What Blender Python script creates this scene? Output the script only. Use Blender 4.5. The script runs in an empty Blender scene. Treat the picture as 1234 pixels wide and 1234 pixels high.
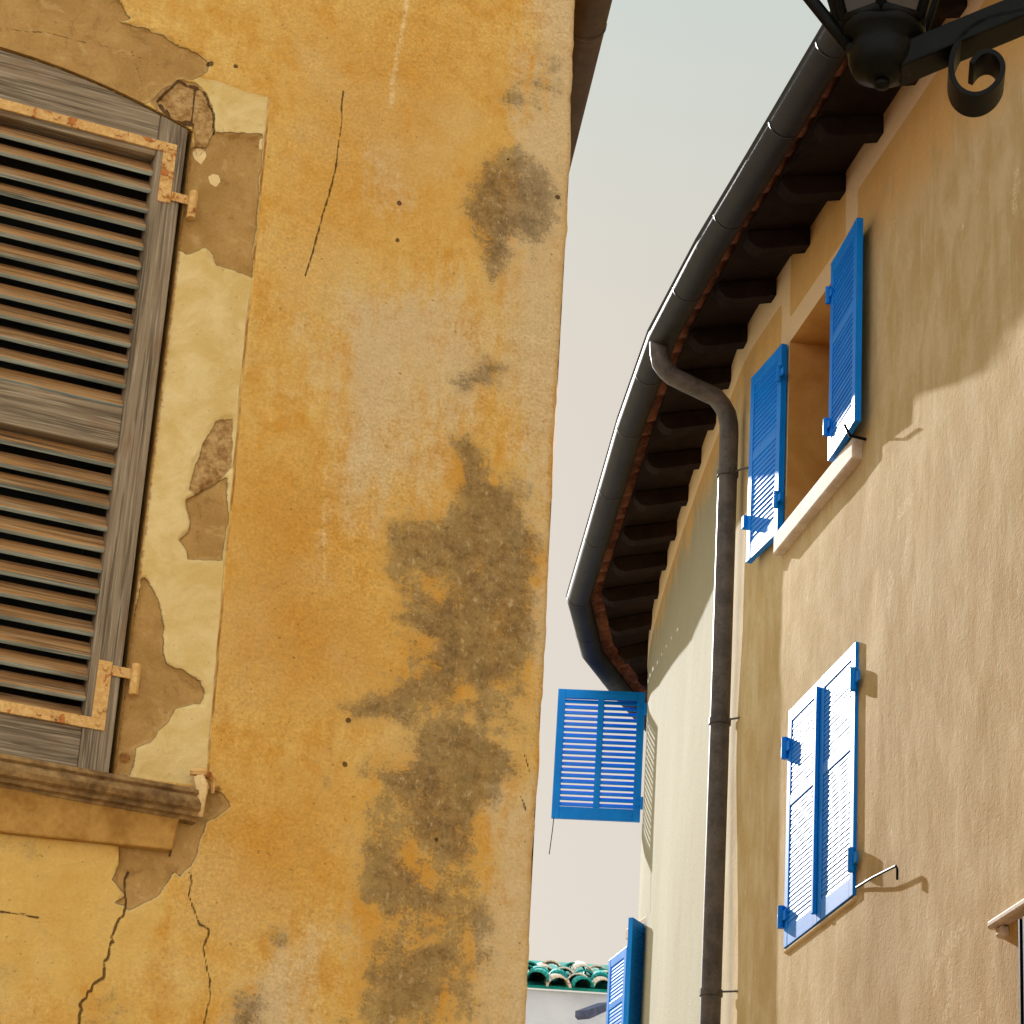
import bpy, math, random
import numpy as np
random.seed(7)
rng = np.random.default_rng(5)
R = math.radians
SC = bpy.context.scene
COL = SC.collection

# ------------------------------------------------------------------ camera
FPX, PITCH, ROLL = 3300.0, R(23.0), R(3.75)
CAM = np.array([0, 0, 1.6])
FW = np.array([0, math.cos(PITCH), math.sin(PITCH)])
U0 = np.array([0, -math.sin(PITCH), math.cos(PITCH)])
R0 = np.array([1.0, 0, 0])
RT = math.cos(ROLL)*R0 + math.sin(ROLL)*U0
UP = -math.sin(ROLL)*R0 + math.cos(ROLL)*U0

def ray(x, y):
    return FW*FPX + RT*(x-617) + UP*(617-y)
def at_height(x, y, h):
    d = ray(x, y); return CAM + d*(h-CAM[2])/d[2]
def at_plane(x, y, p0, n):
    d = ray(x, y); return CAM + d*(((np.asarray(p0)-CAM)@n)/(d@n))

cam_d = bpy.data.cameras.new("camera")
cam = bpy.data.objects.new("camera", cam_d); COL.objects.link(cam)
from mathutils import Matrix
cam.matrix_world = Matrix([[RT[i], UP[i], -FW[i], CAM[i]] for i in range(3)] + [[0, 0, 0, 1]])
cam_d.sensor_width = 36; cam_d.lens = 36*FPX/1234
cam_d.clip_end = 1000
SC.camera = cam

# ------------------------------------------------------------------ light
SUN_AZ, SUN_EL = R(-18.3), R(24.0)
sd = np.array([math.sin(SUN_AZ)*math.cos(SUN_EL), math.cos(SUN_AZ)*math.cos(SUN_EL), math.sin(SUN_EL)])
sun_d = bpy.data.lights.new("sun", 'SUN'); sun_d.energy = 2.9; sun_d.angle = R(0.53)
sun_d.color = (1.0, 0.97, 0.93)
sun = bpy.data.objects.new("sun", sun_d); COL.objects.link(sun)
from mathutils import Vector
sun.rotation_euler = Vector(-sd).to_track_quat('-Z', 'Y').to_euler()
sun.location = (0, 0, 30)

W = bpy.data.worlds.new("World"); SC.world = W; W.use_nodes = True
nt = W.node_tree; bg = nt.nodes['Background']
sky = nt.nodes.new('ShaderNodeTexSky'); sky.sky_type = 'NISHITA'; sky.sun_disc = False
sky.sun_elevation = SUN_EL; sky.sun_rotation = SUN_AZ
sky.air_density = 1.0; sky.dust_density = 1.5; sky.ozone_density = 1.0
# thin bright summer overcast: the clear sky is washed out towards an even milky white
gam = nt.nodes.new('ShaderNodeMix'); gam.data_type = 'RGBA'
gam.inputs[0].default_value = 0.955
gam.inputs[7].default_value = (2.42, 2.50, 2.32, 1)
nt.links.new(sky.outputs[0], gam.inputs[6])
# sky brightened out of view, overhead and opposite the sun, as added fill
geo = nt.nodes.new('ShaderNodeNewGeometry'); sep = nt.nodes.new('ShaderNodeSeparateXYZ')
nt.links.new(geo.outputs['Incoming'], sep.inputs[0])
def ramp(sock, lo, hi, a, b):
    o = nt.nodes.new('ShaderNodeMapRange'); o.interpolation_type = 'SMOOTHSTEP'
    nt.links.new(sock, o.inputs[0])
    for i, v in enumerate((lo, hi, a, b)): o.inputs[i+1].default_value = v
    return o.outputs[0]
up_ = ramp(sep.outputs[2], -.60, -.92, 0.0, 1.9)
bk_ = ramp(sep.outputs[1], .05, .85, 1.0, 2.1)
ad = nt.nodes.new('ShaderNodeMath'); ad.operation = 'ADD'
nt.links.new(up_, ad.inputs[0]); nt.links.new(bk_, ad.inputs[1])
vm = nt.nodes.new('ShaderNodeVectorMath'); vm.operation = 'SCALE'
nt.links.new(gam.outputs[2], vm.inputs[0]); nt.links.new(ad.outputs[0], vm.inputs['Scale'])
tint = nt.nodes.new('ShaderNodeMix'); tint.data_type = 'RGBA'
nt.links.new(ramp(sep.outputs[2], -.43, -.60, 0.0, 1.0), tint.inputs[0])
tint.inputs[6].default_value = (1.09, .985, .93, 1); tint.inputs[7].default_value = (.955, 1.03, 1.02, 1)
vt = nt.nodes.new('ShaderNodeVectorMath'); vt.operation = 'MULTIPLY'
nt.links.new(vm.outputs[0], vt.inputs[0]); nt.links.new(tint.outputs[2], vt.inputs[1])
nt.links.new(vt.outputs[0], bg.inputs['Color'])
bg.inputs['Strength'].default_value = 0.10
SC.view_settings.view_transform = 'Standard'
SC.view_settings.look = 'None'
SC.view_settings.exposure = 1.3
SC.view_settings.gamma = 1
SC.render.engine = 'CYCLES'

# ------------------------------------------------------------------ colours, nodes
def lin(r, g, b, k=1.0):
    f = lambda c: (c/255/12.92 if c/255 <= 0.04045 else ((c/255+0.055)/1.055)**2.4)*k
    return (f(r), f(g), f(b), 1.0)

class G:
    """small helper round a material's node tree"""
    def __init__(s, name):
        s.m = bpy.data.materials.new(name); s.m.use_nodes = True
        s.t = s.m.node_tree; s.b = s.t.nodes['Principled BSDF']
    def n(s, typ, **kw):
        o = s.t.nodes.new(typ)
        for k, v in kw.items(): setattr(o, k, v)
        return o
    def put(s, sock, v):
        if isinstance(v, bpy.types.NodeSocket): s.t.links.new(v, sock)
        else: sock.default_value = v
    def math(s, op, a, b=0.0, c=None, clamp=False):
        o = s.n('ShaderNodeMath', operation=op, use_clamp=clamp)
        s.put(o.inputs[0], a); s.put(o.inputs[1], b)
        if c is not None: s.put(o.inputs[2], c)
        return o.outputs[0]
    def mix(s, f, a, b, mode='MIX'):
        o = s.n('ShaderNodeMix', data_type='RGBA', blend_type=mode)
        s.put(o.inputs[0], f); s.put(o.inputs[6], a); s.put(o.inputs[7], b)
        return o.outputs[2]
    def sm(s, v, lo, hi, a=0.0, b=1.0):
        o = s.n('ShaderNodeMapRange', interpolation_type='SMOOTHSTEP')
        s.put(o.inputs[0], v); s.put(o.inputs[1], lo); s.put(o.inputs[2], hi)
        s.put(o.inputs[3], a); s.put(o.inputs[4], b)
        return o.outputs[0]
    def scale(s, v, sx, sy, sz=1.0):
        o = s.n('ShaderNodeVectorMath', operation='MULTIPLY')
        s.put(o.inputs[0], v); o.inputs[1].default_value = (sx, sy, sz)
        return o.outputs[0]
    def noise(s, v, sc, det=4.0, rough=0.55, dist=0.0):
        o = s.n('ShaderNodeTexNoise', noise_dimensions='3D')
        s.put(o.inputs['Vector'], v); o.inputs['Scale'].default_value = sc
        o.inputs['Detail'].default_value = det; o.inputs['Roughness'].default_value = rough
        o.inputs['Distortion'].default_value = dist
        return o.outputs['Fac']
    def vor(s, v, sc, feature='F1'):
        o = s.n('ShaderNodeTexVoronoi', feature=feature)
        s.put(o.inputs['Vector'], v); o.inputs['Scale'].default_value = sc
        return o.outputs['Distance']
    def attr(s, name, out='Fac'):
        o = s.n('ShaderNodeAttribute', attribute_name=name); return o.outputs[out]
    def obj(s):
        return s.n('ShaderNodeTexCoord').outputs['Object']
    def uv(s):
        return s.n('ShaderNodeTexCoord').outputs['UV']
    def bump(s, h, dist, strength=1.0, normal=None):
        o = s.n('ShaderNodeBump'); o.inputs['Distance'].default_value = dist
        o.inputs['Strength'].default_value = strength; s.put(o.inputs['Height'], h)
        if normal is not None: s.put(o.inputs['Normal'], normal)
        return o.outputs[0]
    def done(s, col, rough=0.8, normal=None, spec=0.3, metal=0.0):
        s.put(s.b.inputs['Base Color'], col); s.put(s.b.inputs['Roughness'], rough)
        s.b.inputs['Specular IOR Level'].default_value = spec
        s.b.inputs['Metallic'].default_value = metal
        if normal is not None: s.put(s.b.inputs['Normal'], normal)
        return s.m

def add_(g, *a):
    r = a[0]
    for x in a[1:]: r = g.math('ADD', r, x)
    return r

# ---- ochre plaster of the near house: peeling surround, mould, cracks (masks are mesh attributes)
def mat_ochre():
    g = G('ochre_plaster')
    p = g.attr('wuv', 'Vector')
    nL = g.noise(p, 2.6, 6, .6, .3)
    nM = g.noise(p, 9, 7, .62, .4)
    nF = add_(g, g.math('MULTIPLY', g.noise(p, 28, 7, .72, .2), .6), g.math('MULTIPLY', g.noise(p, 95, 5, .7), .4))
    nS = g.noise(g.scale(p, 26, 5), 1, 6, .65)           # vertical streaking
    nH = g.noise(g.scale(p, 9, 3), 1, 5, .6, .5)
    grain = g.noise(p, 125, 6, .8)
    mott = add_(g, g.math('MULTIPLY', nM, .5), g.math('MULTIPLY', nS, .3), g.math('MULTIPLY', nF, .2))
    base = g.mix(g.sm(mott, .36, .64), lin(200, 140, 56), lin(214, 170, 94))
    base = g.mix(g.math('MULTIPLY', g.sm(nL, .5, .66), .6), base, lin(210, 172, 108))
    # deep orange zones
    dp = g.sm(add_(g, g.attr('deep'), g.math('MULTIPLY', g.math('SUBTRACT', mott, .5), 2.2)), .2, 1.0)
    base = g.mix(g.math('MULTIPLY', dp, .62), base, lin(190, 126, 40))
    # pale worn zones
    wn = g.sm(add_(g, g.attr('worn'), g.math('MULTIPLY', g.math('SUBTRACT', nH, .5), 1.3), g.math('MULTIPLY', g.math('SUBTRACT', nF, .5), 1.6), g.math('MULTIPLY', g.math('SUBTRACT', nS, .5), 1.0)), .25, 1.0)
    base = g.mix(g.math('MULTIPLY', wn, .8), base, lin(204, 174, 130))
    base = g.mix(g.math('MULTIPLY', g.math('MULTIPLY', g.sm(g.attr('drip'), .1, .9), g.sm(nF, .42, .56)), .5), base, lin(226, 200, 150))
    # tiny dark pits, pale grains
    pit = g.sm(g.noise(p, 75, 2, .5), .69, .78)
    base = g.mix(g.math('MULTIPLY', pit, .35), base, lin(120, 80, 40))
    speck = g.sm(g.noise(p, 120, 2, .5), .70, .77)
    base = g.mix(g.math('MULTIPLY', speck, .4), base, lin(232, 206, 150))
    fine = g.math('MULTIPLY_ADD', g.math('SUBTRACT', add_(g, g.math('MULTIPLY', nF, .35), g.math('MULTIPLY', grain, .65)), .5), 3.4, 1.0)
    base = g.mix(g.sm(g.noise(p, 1.7, 3, .5), .3, .7, .35, .75), base, g.mix(1.0, base, fine, 'MULTIPLY'))
    # mould stains
    st = add_(g, g.attr('stain'), g.math('MULTIPLY', g.math('SUBTRACT', nM, .5), 1.5),
              g.math('MULTIPLY', g.math('SUBTRACT', nF, .5), 1.5), g.math('MULTIPLY', g.math('SUBTRACT', nS, .5), .9),
              g.math('MULTIPLY', g.math('SUBTRACT', grain, .5), 2.0))
    nT = g.noise(g.scale(p, 12, 20), 1, 6, .7, .3)
    st = add_(g, st, g.math('MULTIPLY', g.math('SUBTRACT', nT, .5), 1.3))
    stain = g.math('MULTIPLY', g.sm(st, .38, .80), g.sm(g.attr('stain'), .02, .2))
    core = g.sm(st, .95, 1.5)
    stc = g.mix(g.sm(nF, .35, .65), lin(88, 66, 42), lin(130, 105, 72))
    base = g.mix(g.math('MULTIPLY', stain, g.sm(add_(g, g.math('MULTIPLY', nF, .6), g.math('MULTIPLY', nM, .4)), .36, .60, .92, .58)), base, stc)
    base = g.mix(g.math('MULTIPLY', g.math('MULTIPLY', core, stain), .45), base, lin(80, 60, 38))
    ws = g.math('MULTIPLY', g.math('MULTIPLY', g.sm(g.noise(g.scale(p, 1.0, .6), 55, 6, .8), .54, .66), stain), .6)
    base = g.mix(ws, base, lin(205, 175, 125))
    # pale lime wash under the sill
    und = g.sm(add_(g, g.attr('under'), g.math('MULTIPLY', g.math('SUBTRACT', nM, .5), .8)), .3, .75)
    base = g.mix(g.math('MULTIPLY', und, .5), base, lin(214, 172, 96))
    # painted window surround (pale), where it still holds
    jag = add_(g, g.math('MULTIPLY', g.math('SUBTRACT', nM, .5), .022), g.math('MULTIPLY', g.math('SUBTRACT', nF, .5), .014))
    pale = g.sm(add_(g, g.attr('pale'), g.math('MULTIPLY', jag, .25)), .0018, -.0018)
    palec = g.mix(g.sm(nM, .35, .68), lin(208, 170, 102), lin(222, 190, 130))
    palec = g.mix(g.math('MULTIPLY', g.sm(nF, .62, .72), .25), palec, lin(170, 120, 60))
    base = g.mix(pale, base, palec)
    # bare brown mortar
    msd = add_(g, g.attr('mortar'), jag)
    mort = g.sm(msd, .0016, -.0016)
    mc = g.mix(g.sm(add_(g, g.math('MULTIPLY', nM, .6), g.math('MULTIPLY', grain, .4)), .38, .62), lin(162, 120, 64), lin(182, 138, 80))
    base = g.mix(mort, base, mc)
    rim = g.math('MULTIPLY', g.math('MULTIPLY', g.sm(msd, .0055, .002), g.math('SUBTRACT', 1.0, mort)), g.sm(nM, .40, .58))
    base = g.mix(g.math('MULTIPLY', rim, .7), base, lin(214, 178, 120))
    nB = g.noise(p, 16, 6, .7, .6)
    base = g.mix(g.math('MULTIPLY', g.math('MULTIPLY', mort, g.sm(nB, .54, .66)), .45), base, lin(126, 88, 44))
    base = g.mix(g.math('MULTIPLY', g.math('MULTIPLY', mort, g.sm(nB, .44, .34)), .5), base, lin(196, 156, 98))
    rub = g.sm(add_(g, g.attr('rubble'), jag), .002, -.002)
    rc = g.mix(g.sm(nF, .38, .62), lin(140, 98, 52), lin(196, 154, 98))
    base = g.mix(rub, base, rc)
    # chipped white flecks
    fl = g.sm(add_(g, g.attr('fleck'), g.math('MULTIPLY', jag, 1.2)), .001, -.001)
    base = g.mix(fl, base, lin(228, 190, 132))
    rs = g.sm(add_(g, g.attr('rust'), g.math('MULTIPLY', g.math('SUBTRACT', nF, .5), .03)), .004, -.004)
    base = g.mix(g.math('MULTIPLY', rs, .75), base, g.mix(g.sm(grain, .4, .6), lin(92, 46, 18), lin(150, 88, 34)))
    # surround edge and cracks
    edge = g.sm(g.attr('edge'), .0045, .001)
    base = g.mix(g.math('MULTIPLY', edge, g.sm(nM, .38, .6)), base, lin(150, 92, 30))
    cr = g.sm(add_(g, g.attr('crack'), g.math('MULTIPLY', g.math('SUBTRACT', nF, .5), .010)), .0012, -.0008)
    base = g.mix(g.math('MULTIPLY', cr, .85), base, lin(70, 42, 20))
    base = g.mix(1.0, base, (.94, 1.01, 1.15, 1), 'MULTIPLY')
    h = add_(g, g.math('MULTIPLY', grain, .5), g.math('MULTIPLY', nF, 1.2), g.math('MULTIPLY', nM, 1.6),
             g.math('MULTIPLY', mort, -2.2), g.math('MULTIPLY', rub, g.math('MULTIPLY', nF, -3.0)), g.math('MULTIPLY', cr, -1.6),
             g.math('MULTIPLY', fl, .7), g.math('MULTIPLY', edge, -.6), g.math('MULTIPLY', pit, -.8), g.math('MULTIPLY', speck, .5))
    nrm = g.bump(h, .0035, .9)
    return g.done(base, .92, nrm, .15)

def mat_tan():
    g = G('tan_plaster')
    p = g.attr('wuv', 'Vector')
    nL = g.noise(p, .9, 5, .55, .4)
    nM = g.noise(g.scale(p, 2.2, 1), 2.4, 6, .6, .4)
    nS = g.noise(g.scale(p, 14, 2.2), 1, 5, .6, .6)
    nF = g.noise(p, 30, 5, .6)
    c = g.mix(g.sm(nM, .35, .66), lin(198, 166, 112), lin(214, 187, 140))
    c = g.mix(g.math('MULTIPLY', g.sm(nS, .54, .72), .6), c, lin(218, 198, 156))
    c = g.mix(g.math('MULTIPLY', g.sm(nL, .48, .7), .5), c, lin(190, 158, 110))
    sp = g.sm(g.noise(g.scale(p, 1, .6), 16, 3, .5), .69, .76)
    c = g.mix(g.math('MULTIPLY', sp, .7), c, lin(236, 222, 190))
    # far curve coloured darker and greyer to hold back its stronger sun
    c = g.mix(g.attr('sun_dim'), c, lin(150, 146, 124))
    c = g.mix(1.0, c, (.94, .985, 1.05, 1), 'MULTIPLY')
    eave_warm = g.sm(add_(g, g.attr('ochre'), g.math('MULTIPLY', g.math('SUBTRACT', nM, .5), 1.2)), .3, .8)  # warm bounce under the eave, put into the wall colour
    c = g.mix(g.math('MULTIPLY', eave_warm, .7), c, lin(210, 164, 92))
    # painted frieze and window surround
    bd = g.sm(add_(g, g.attr('band'), g.math('MULTIPLY', g.math('SUBTRACT', nF, .5), .012)), .004, -.004)
    c = g.mix(g.math('MULTIPLY', bd, .85), c, lin(224, 202, 166))
    nG0 = g.noise(p, 60, 5, .7)
    sc = g.sm(add_(g, g.attr('scar'), g.math('MULTIPLY', g.math('SUBTRACT', nF, .5), 1.8)), .3, .8)
    c = g.mix(g.math('MULTIPLY', g.math('MULTIPLY', sc, g.sm(nG0, .40, .58)), .6), c, lin(232, 216, 178))
    c = g.mix(.4, c, g.mix(1.0, c, g.math('MULTIPLY_ADD', g.math('SUBTRACT', nF, .5), .6, 1.0), 'MULTIPLY'))
    nG = g.noise(p, 75, 4, .6)
    h = add_(g, g.math('MULTIPLY', nF, 1.1), g.math('MULTIPLY', nG, 1.1), g.math('MULTIPLY', nS, .35), g.math('MULTIPLY', nM, 1.2), g.math('MULTIPLY', bd, 1.0))
    return g.done(c, .9, g.bump(h, .003, .65), .1)

def mat_simple_plaster(name, c0, c1, sc=3.0):
    g = G(name); p = g.obj()
    n1 = g.noise(p, sc, 6, .6, .3); n2 = g.noise(p, sc*14, 5, .6)
    c = g.mix(g.sm(n1, .35, .65), c0, c1)
    return g.done(c, .92, g.bump(add_(g, n1, g.math('MULTIPLY', n2, .5)), .006, .6), .15)

def mat_wood(name, dark, mid, light, streak=70, rough=.85):
    g = G(name); p = g.uv()
    a = g.noise(g.scale(p, 2.0, streak), 1, 5, .65, .25)
    b = g.noise(g.scale(p, 5.0, streak*3.2), 1, 4, .6)
    lo = g.noise(g.scale(p, 6, 9), 1, 4, .55)
    c = g.mix(g.sm(a, .34, .62), dark, mid)
    c = g.mix(g.math('MULTIPLY', g.sm(b, .48, .68), .7), c, light)
    c = g.mix(g.math('MULTIPLY', g.sm(lo, .55, .7), .35), c, lin(120, 84, 52))
    crack = g.sm(a, .335, .27)
    c = g.mix(g.math('MULTIPLY', crack, .9), c, lin(48, 36, 28))
    h = add_(g, a, g.math('MULTIPLY', b, .6), g.math('MULTIPLY', crack, -1.0))
    return g.done(c, rough, g.bump(h, .0028, .9), .2)

def mat_rust():
    g = G('rusted_painted_iron'); p = g.obj()
    n1 = g.noise(p, 22, 6, .65, .5); n2 = g.noise(p, 90, 4, .6)
    c = g.mix(g.sm(n2, .35, .7), lin(190, 144, 82), lin(210, 170, 112))
    r = g.sm(add_(g, n1, g.math('MULTIPLY', g.math('SUBTRACT', n2, .5), .5)), .55, .62)
    c = g.mix(r, c, g.mix(g.sm(n2, .4, .6), lin(120, 62, 24), lin(178, 104, 42)))
    return g.done(c, .7, g.bump(add_(g, n2, g.math('MULTIPLY', r, -.8)), .002, .8), .3)

def mat_blue(name='blue_paint', rough=.42):
    g = G(name); p = g.obj()
    n1 = g.noise(p, 5, 5, .6, .3); n2 = g.noise(p, 60, 4, .6)
    c = g.mix(g.sm(n1, .35, .7), lin(0, 124, 230), lin(2, 134, 238))
    c = g.mix(g.math('MULTIPLY', g.sm(n2, .64, .74), .35), c, lin(60, 150, 220))
    st_ = g.noise(g.scale(g.uv(), 1.5, 40), 1, 5, .65)
    c = g.mix(g.math('MULTIPLY', g.sm(st_, .55, .75), .28), c, lin(96, 160, 214))
    c = g.mix(g.math('MULTIPLY', g.sm(st_, .42, .28), .35), c, lin(0, 84, 170))
    rr = g.math('MULTIPLY_ADD', n1, .16, rough-.08)
    return g.done(c, rr, g.bump(add_(g, n1, g.math('MULTIPLY', n2, .4)), .001, .4), .17)

def mat_plain(name, c0, c1, rough, sc=12, spec=.4, metal=0.0, bump=.001):
    g = G(name); p = g.obj()
    n1 = g.noise(p, sc, 6, .6, .3); n2 = g.noise(p, sc*7, 4, .6)
    c = g.mix(g.sm(add_(g, g.math('MULTIPLY', n1, .7), g.math('MULTIPLY', n2, .3)), .36, .64), c0, c1)
    return g.done(c, rough, g.bump(add_(g, n1, g.math('MULTIPLY', n2, .5)), bump, .7), spec, metal)

M = dict(
    ochre=mat_ochre(), tan=mat_tan(),
    wood=mat_wood('weathered_grey_wood', lin(84, 70, 56), lin(136, 118, 98), lin(164, 149, 128), 60),
    slat=mat_wood('weathered_slat_wood', lin(100, 70, 42), lin(164, 120, 74), lin(172, 148, 118), 50),
    grey_edge=mat_wood('grey_slat_edge', lin(98, 104, 100), lin(146, 152, 146), lin(176, 182, 176), 50),  # lower slat edges, greyer than the slat faces
    rust=mat_rust(), blue=mat_blue(),
    sill=mat_plain('aged_sill_stone', lin(96, 70, 42), lin(158, 124, 80), .85, 9, .2, 0, .004),
    apron=mat_plain('sill_apron_plaster', lin(142, 100, 46), lin(176, 134, 72), .9, 9, .15, 0, .003),
    gutter=mat_plain('dark_gutter_metal', lin(24, 22, 22), lin(37, 33, 31), .55, 6, .22, .0, .0015),
    browngutter=mat_plain('brown_gutter_metal', lin(78, 66, 58), lin(98, 84, 74), .5, 6, .3, .2, .0015),
    pipe=mat_plain('grey_pipe_metal', lin(66, 60, 58), lin(96, 88, 82), .5, 9, .35, 0, .002),
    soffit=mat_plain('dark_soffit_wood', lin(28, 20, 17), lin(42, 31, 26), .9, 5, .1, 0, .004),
    terra=mat_plain('terracotta', lin(84, 44, 32), lin(150, 96, 70), .8, 5, .2, 0, .004),
    iron=mat_plain('black_wrought_iron', lin(4, 4, 4), lin(9, 9, 9), .5, 20, .10, 0, .001),
    palestone=mat_plain('pale_sill_stone', lin(196, 178, 160), lin(222, 206, 190), .75, 8, .3, 0, .003),
    teal=mat_plain('shade_teal_tile', lin(0, 124, 124), lin(50, 160, 154), .8, 6, .12, 0, .004),  # tiles in shadow: the shade is put into the colour
    cream=mat_plain('sun_cream_tile', lin(212, 192, 176), lin(236, 224, 212), .8, 6, .1, 0, .004),  # tiles in sun: the sunlight is put into the colour
    farwall=mat_simple_plaster('grey_white_plaster', lin(198, 202, 222), lin(214, 218, 232), 2.0),
    bounce_cream=mat_simple_plaster('cream_plaster', lin(232, 224, 206), lin(240, 234, 220), 1.0),  # near-white so the added house bounces more; rear wall shares it
    ground=mat_plain('stone_paving', lin(178, 164, 140), lin(204, 190, 166), .85, 1.2, .2, 0, .01),
    dark=mat_plain('dark_interior', lin(30, 24, 20), lin(44, 36, 30), .9, 4),
    mortarclip=mat_plain('broken_plaster', lin(196, 158, 106), lin(224, 194, 146), .9, 30, .2, 0, .003),
)
def mat_glass():
    g = G('window_glass'); return g.done(lin(40, 46, 50), .08, None, .6)
M['glass'] = mat_glass()

# ------------------------------------------------------------------ mesh helpers
class Fr:
    """local frame: ex to the right along the wall, ey into the wall, z up"""
    def __init__(s, o, ang):
        s.o = np.array(o, float); s.ex = np.array([math.cos(ang), math.sin(ang), 0.]); s.ey = np.array([-s.ex[1], s.ex[0], 0.])
    def P(s, x, y, z): return s.o + s.ex*x + s.ey*y + np.array([0, 0, z])

class MB:
    def __init__(s): s.v = []; s.f = []; s.uv = []; s.mi = []
    def face(s, pts, uvs=None, mi=0):
        b = len(s.v); s.v += [np.asarray(p, float) for p in pts]; s.f.append(tuple(range(b, b+len(pts))))
        s.uv.append(uvs or [(0, 0)]*len(pts)); s.mi.append(mi)
    def box(s, fr, a, b, grain=0, tilt=None, mi=0):
        """box from a to b in frame fr; grain = axis the wood runs along; tilt = (angle, pivot y, pivot z) about x"""
        o = len(s.v); ru, rv = random.random()*9, random.random()*9
        L = []
        for x in (a[0], b[0]):
            for y in (a[1], b[1]):
                for z in (a[2], b[2]): L.append((x, y, z))
        W_ = []
        for x, y, z in L:
            if tilt:
                t, py, pz = tilt; dy, dz = y-py, z-pz
                y = py + dy*math.cos(t) - dz*math.sin(t); z = pz + dy*math.sin(t) + dz*math.cos(t)
            W_.append(fr.P(x, y, z))
        s.v += W_
        for q in ((0, 1, 3, 2), (4, 6, 7, 5), (0, 4, 5, 1), (2, 3, 7, 6), (0, 2, 6, 4), (1, 5, 7, 3)):
            s.f.append(tuple(o+i for i in q)); s.mi.append(mi)
            oth = [k for k in range(3) if k != grain]
            s.uv.append([(L[i][grain]+ru, L[i][oth[0]]+L[i][oth[1]]+rv) for i in q])
    def prism(s, fr, poly, y0, y1, grain=0):
        """polygon (x, z) counter-clockwise seen from the front, extruded from y0 (front) to y1"""
        n = len(poly); o = len(s.v); ru, rv = random.random()*9, random.random()*9
        s.v += [fr.P(x, y0, z) for x, z in poly] + [fr.P(x, y1, z) for x, z in poly]
        u = lambda i: ((poly[i % n][grain])+ru, poly[i % n][1-grain]+rv)
        s.f.append(tuple(o+i for i in range(n))); s.uv.append([u(i) for i in range(n)]); s.mi.append(0)
        s.f.append(tuple(o+n+i for i in reversed(range(n)))); s.uv.append([u(i) for i in reversed(range(n))]); s.mi.append(0)
        for i in range(n):
            j = (i+1) % n
            s.f.append((o+i, o+n+i, o+n+j, o+j)); s.mi.append(0)
            s.uv.append([u(i), (u(i)[0], u(i)[1]+.03), (u(j)[0], u(j)[1]+.03), u(j)])
    def tube(s, pts, r, n=12, caps=True):
        pts = [np.asarray(p, float) for p in pts]; o = len(s.v); k = len(pts)
        rs = r if hasattr(r, '__len__') else [r]*k
        t0 = pts[1]-pts[0]; up = np.array([0, 0, 1.]) if abs(t0[2]) < .9*np.linalg.norm(t0) else np.array([1., 0, 0])
        for i, p in enumerate(pts):
            t = pts[min(i+1, k-1)]-pts[max(i-1, 0)]; t = t/np.linalg.norm(t)
            a = np.cross(t, up); a /= np.linalg.norm(a); b = np.cross(a, t); up = b
            for j in range(n):
                th = 2*math.pi*j/n; s.v.append(p + rs[i]*(a*math.cos(th)+b*math.sin(th)))
        for i in range(k-1):
            for j in range(n):
                q = (o+i*n+j, o+i*n+(j+1) % n, o+(i+1)*n+(j+1) % n, o+(i+1)*n+j)
                s.f.append(q); s.uv.append([(0, 0)]*4); s.mi.append(0)
        if caps:
            s.f.append(tuple(o+j for j in reversed(range(n)))); s.uv.append([(0, 0)]*n); s.mi.append(0)
            s.f.append(tuple(o+(k-1)*n+j for j in range(n))); s.uv.append([(0, 0)]*n); s.mi.append(0)
    def lathe(s, c, prof, n=24):
        """profile [(r, z)] turned about the vertical through c"""
        o = len(s.v); k = len(prof)
        for r, z in prof:
            for j in range(n):
                th = 2*math.pi*j/n; s.v.append(np.array([c[0]+r*math.cos(th), c[1]+r*math.sin(th), c[2]+z]))
        for i in range(k-1):
            for j in range(n):
                s.f.append((o+i*n+j, o+i*n+(j+1) % n, o+(i+1)*n+(j+1) % n, o+(i+1)*n+j)); s.uv.append([(0, 0)]*4); s.mi.append(0)
    def sweep(s, line, prof, zc=0.0, closed=False, mi=0):
        """profile [(u out to the left, v up)] swept along a plan polyline"""
        o = len(s.v); n = len(prof); nr = normals(line)
        for p, q in zip(line, nr):
            for u, v in prof: s.v.append(np.array([p[0]+q[0]*u, p[1]+q[1]*u, zc+v]))
        for i in range(len(line)-1):
            for j in range(n if closed else n-1):
                j2 = (j+1) % n
                s.f.append((o+i*n+j, o+i*n+j2, o+(i+1)*n+j2, o+(i+1)*n+j)); s.uv.append([(0, 0)]*4); s.mi.append(mi)
    def build(s, name, mat, parent=None, base=None, bevel=0.0, smooth=False, solid=0.0):
        me = bpy.data.meshes.new(name)
        if base is None: base = BASE.get(parent.name, np.zeros(3)) if parent else np.zeros(3)
        me.from_pydata([tuple(v-base) for v in s.v], [], s.f)
        uvl = me.uv_layers.new(name='UVMap')
        uvl.data.foreach_set('uv', np.array([c for f in s.uv for c in f], dtype=np.float32).ravel())
        for m in (mat if isinstance(mat, (list, tuple)) else [mat]): me.materials.append(m)
        if any(s.mi): me.polygons.foreach_set('material_index', s.mi)
        o = bpy.data.objects.new(name, me); COL.objects.link(o)
        fix(me)
        if smooth:
            me.polygons.foreach_set('use_smooth', [True]*len(me.polygons))
        if solid:
            md = o.modifiers.new('thickness', 'SOLIDIFY'); md.thickness = solid; md.offset = 0
        if bevel:
            md = o.modifiers.new('bevel', 'BEVEL'); md.width = bevel; md.segments = 2; md.limit_method = 'ANGLE'
        if parent: o.parent = parent; BASE[o.name] = base
        else: o.location = tuple(base); BASE[o.name] = base
        return o

import bmesh
def fix(me):
    bm = bmesh.new(); bm.from_mesh(me); bmesh.ops.recalc_face_normals(bm, faces=bm.faces); bm.to_mesh(me); bm.free()

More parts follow.
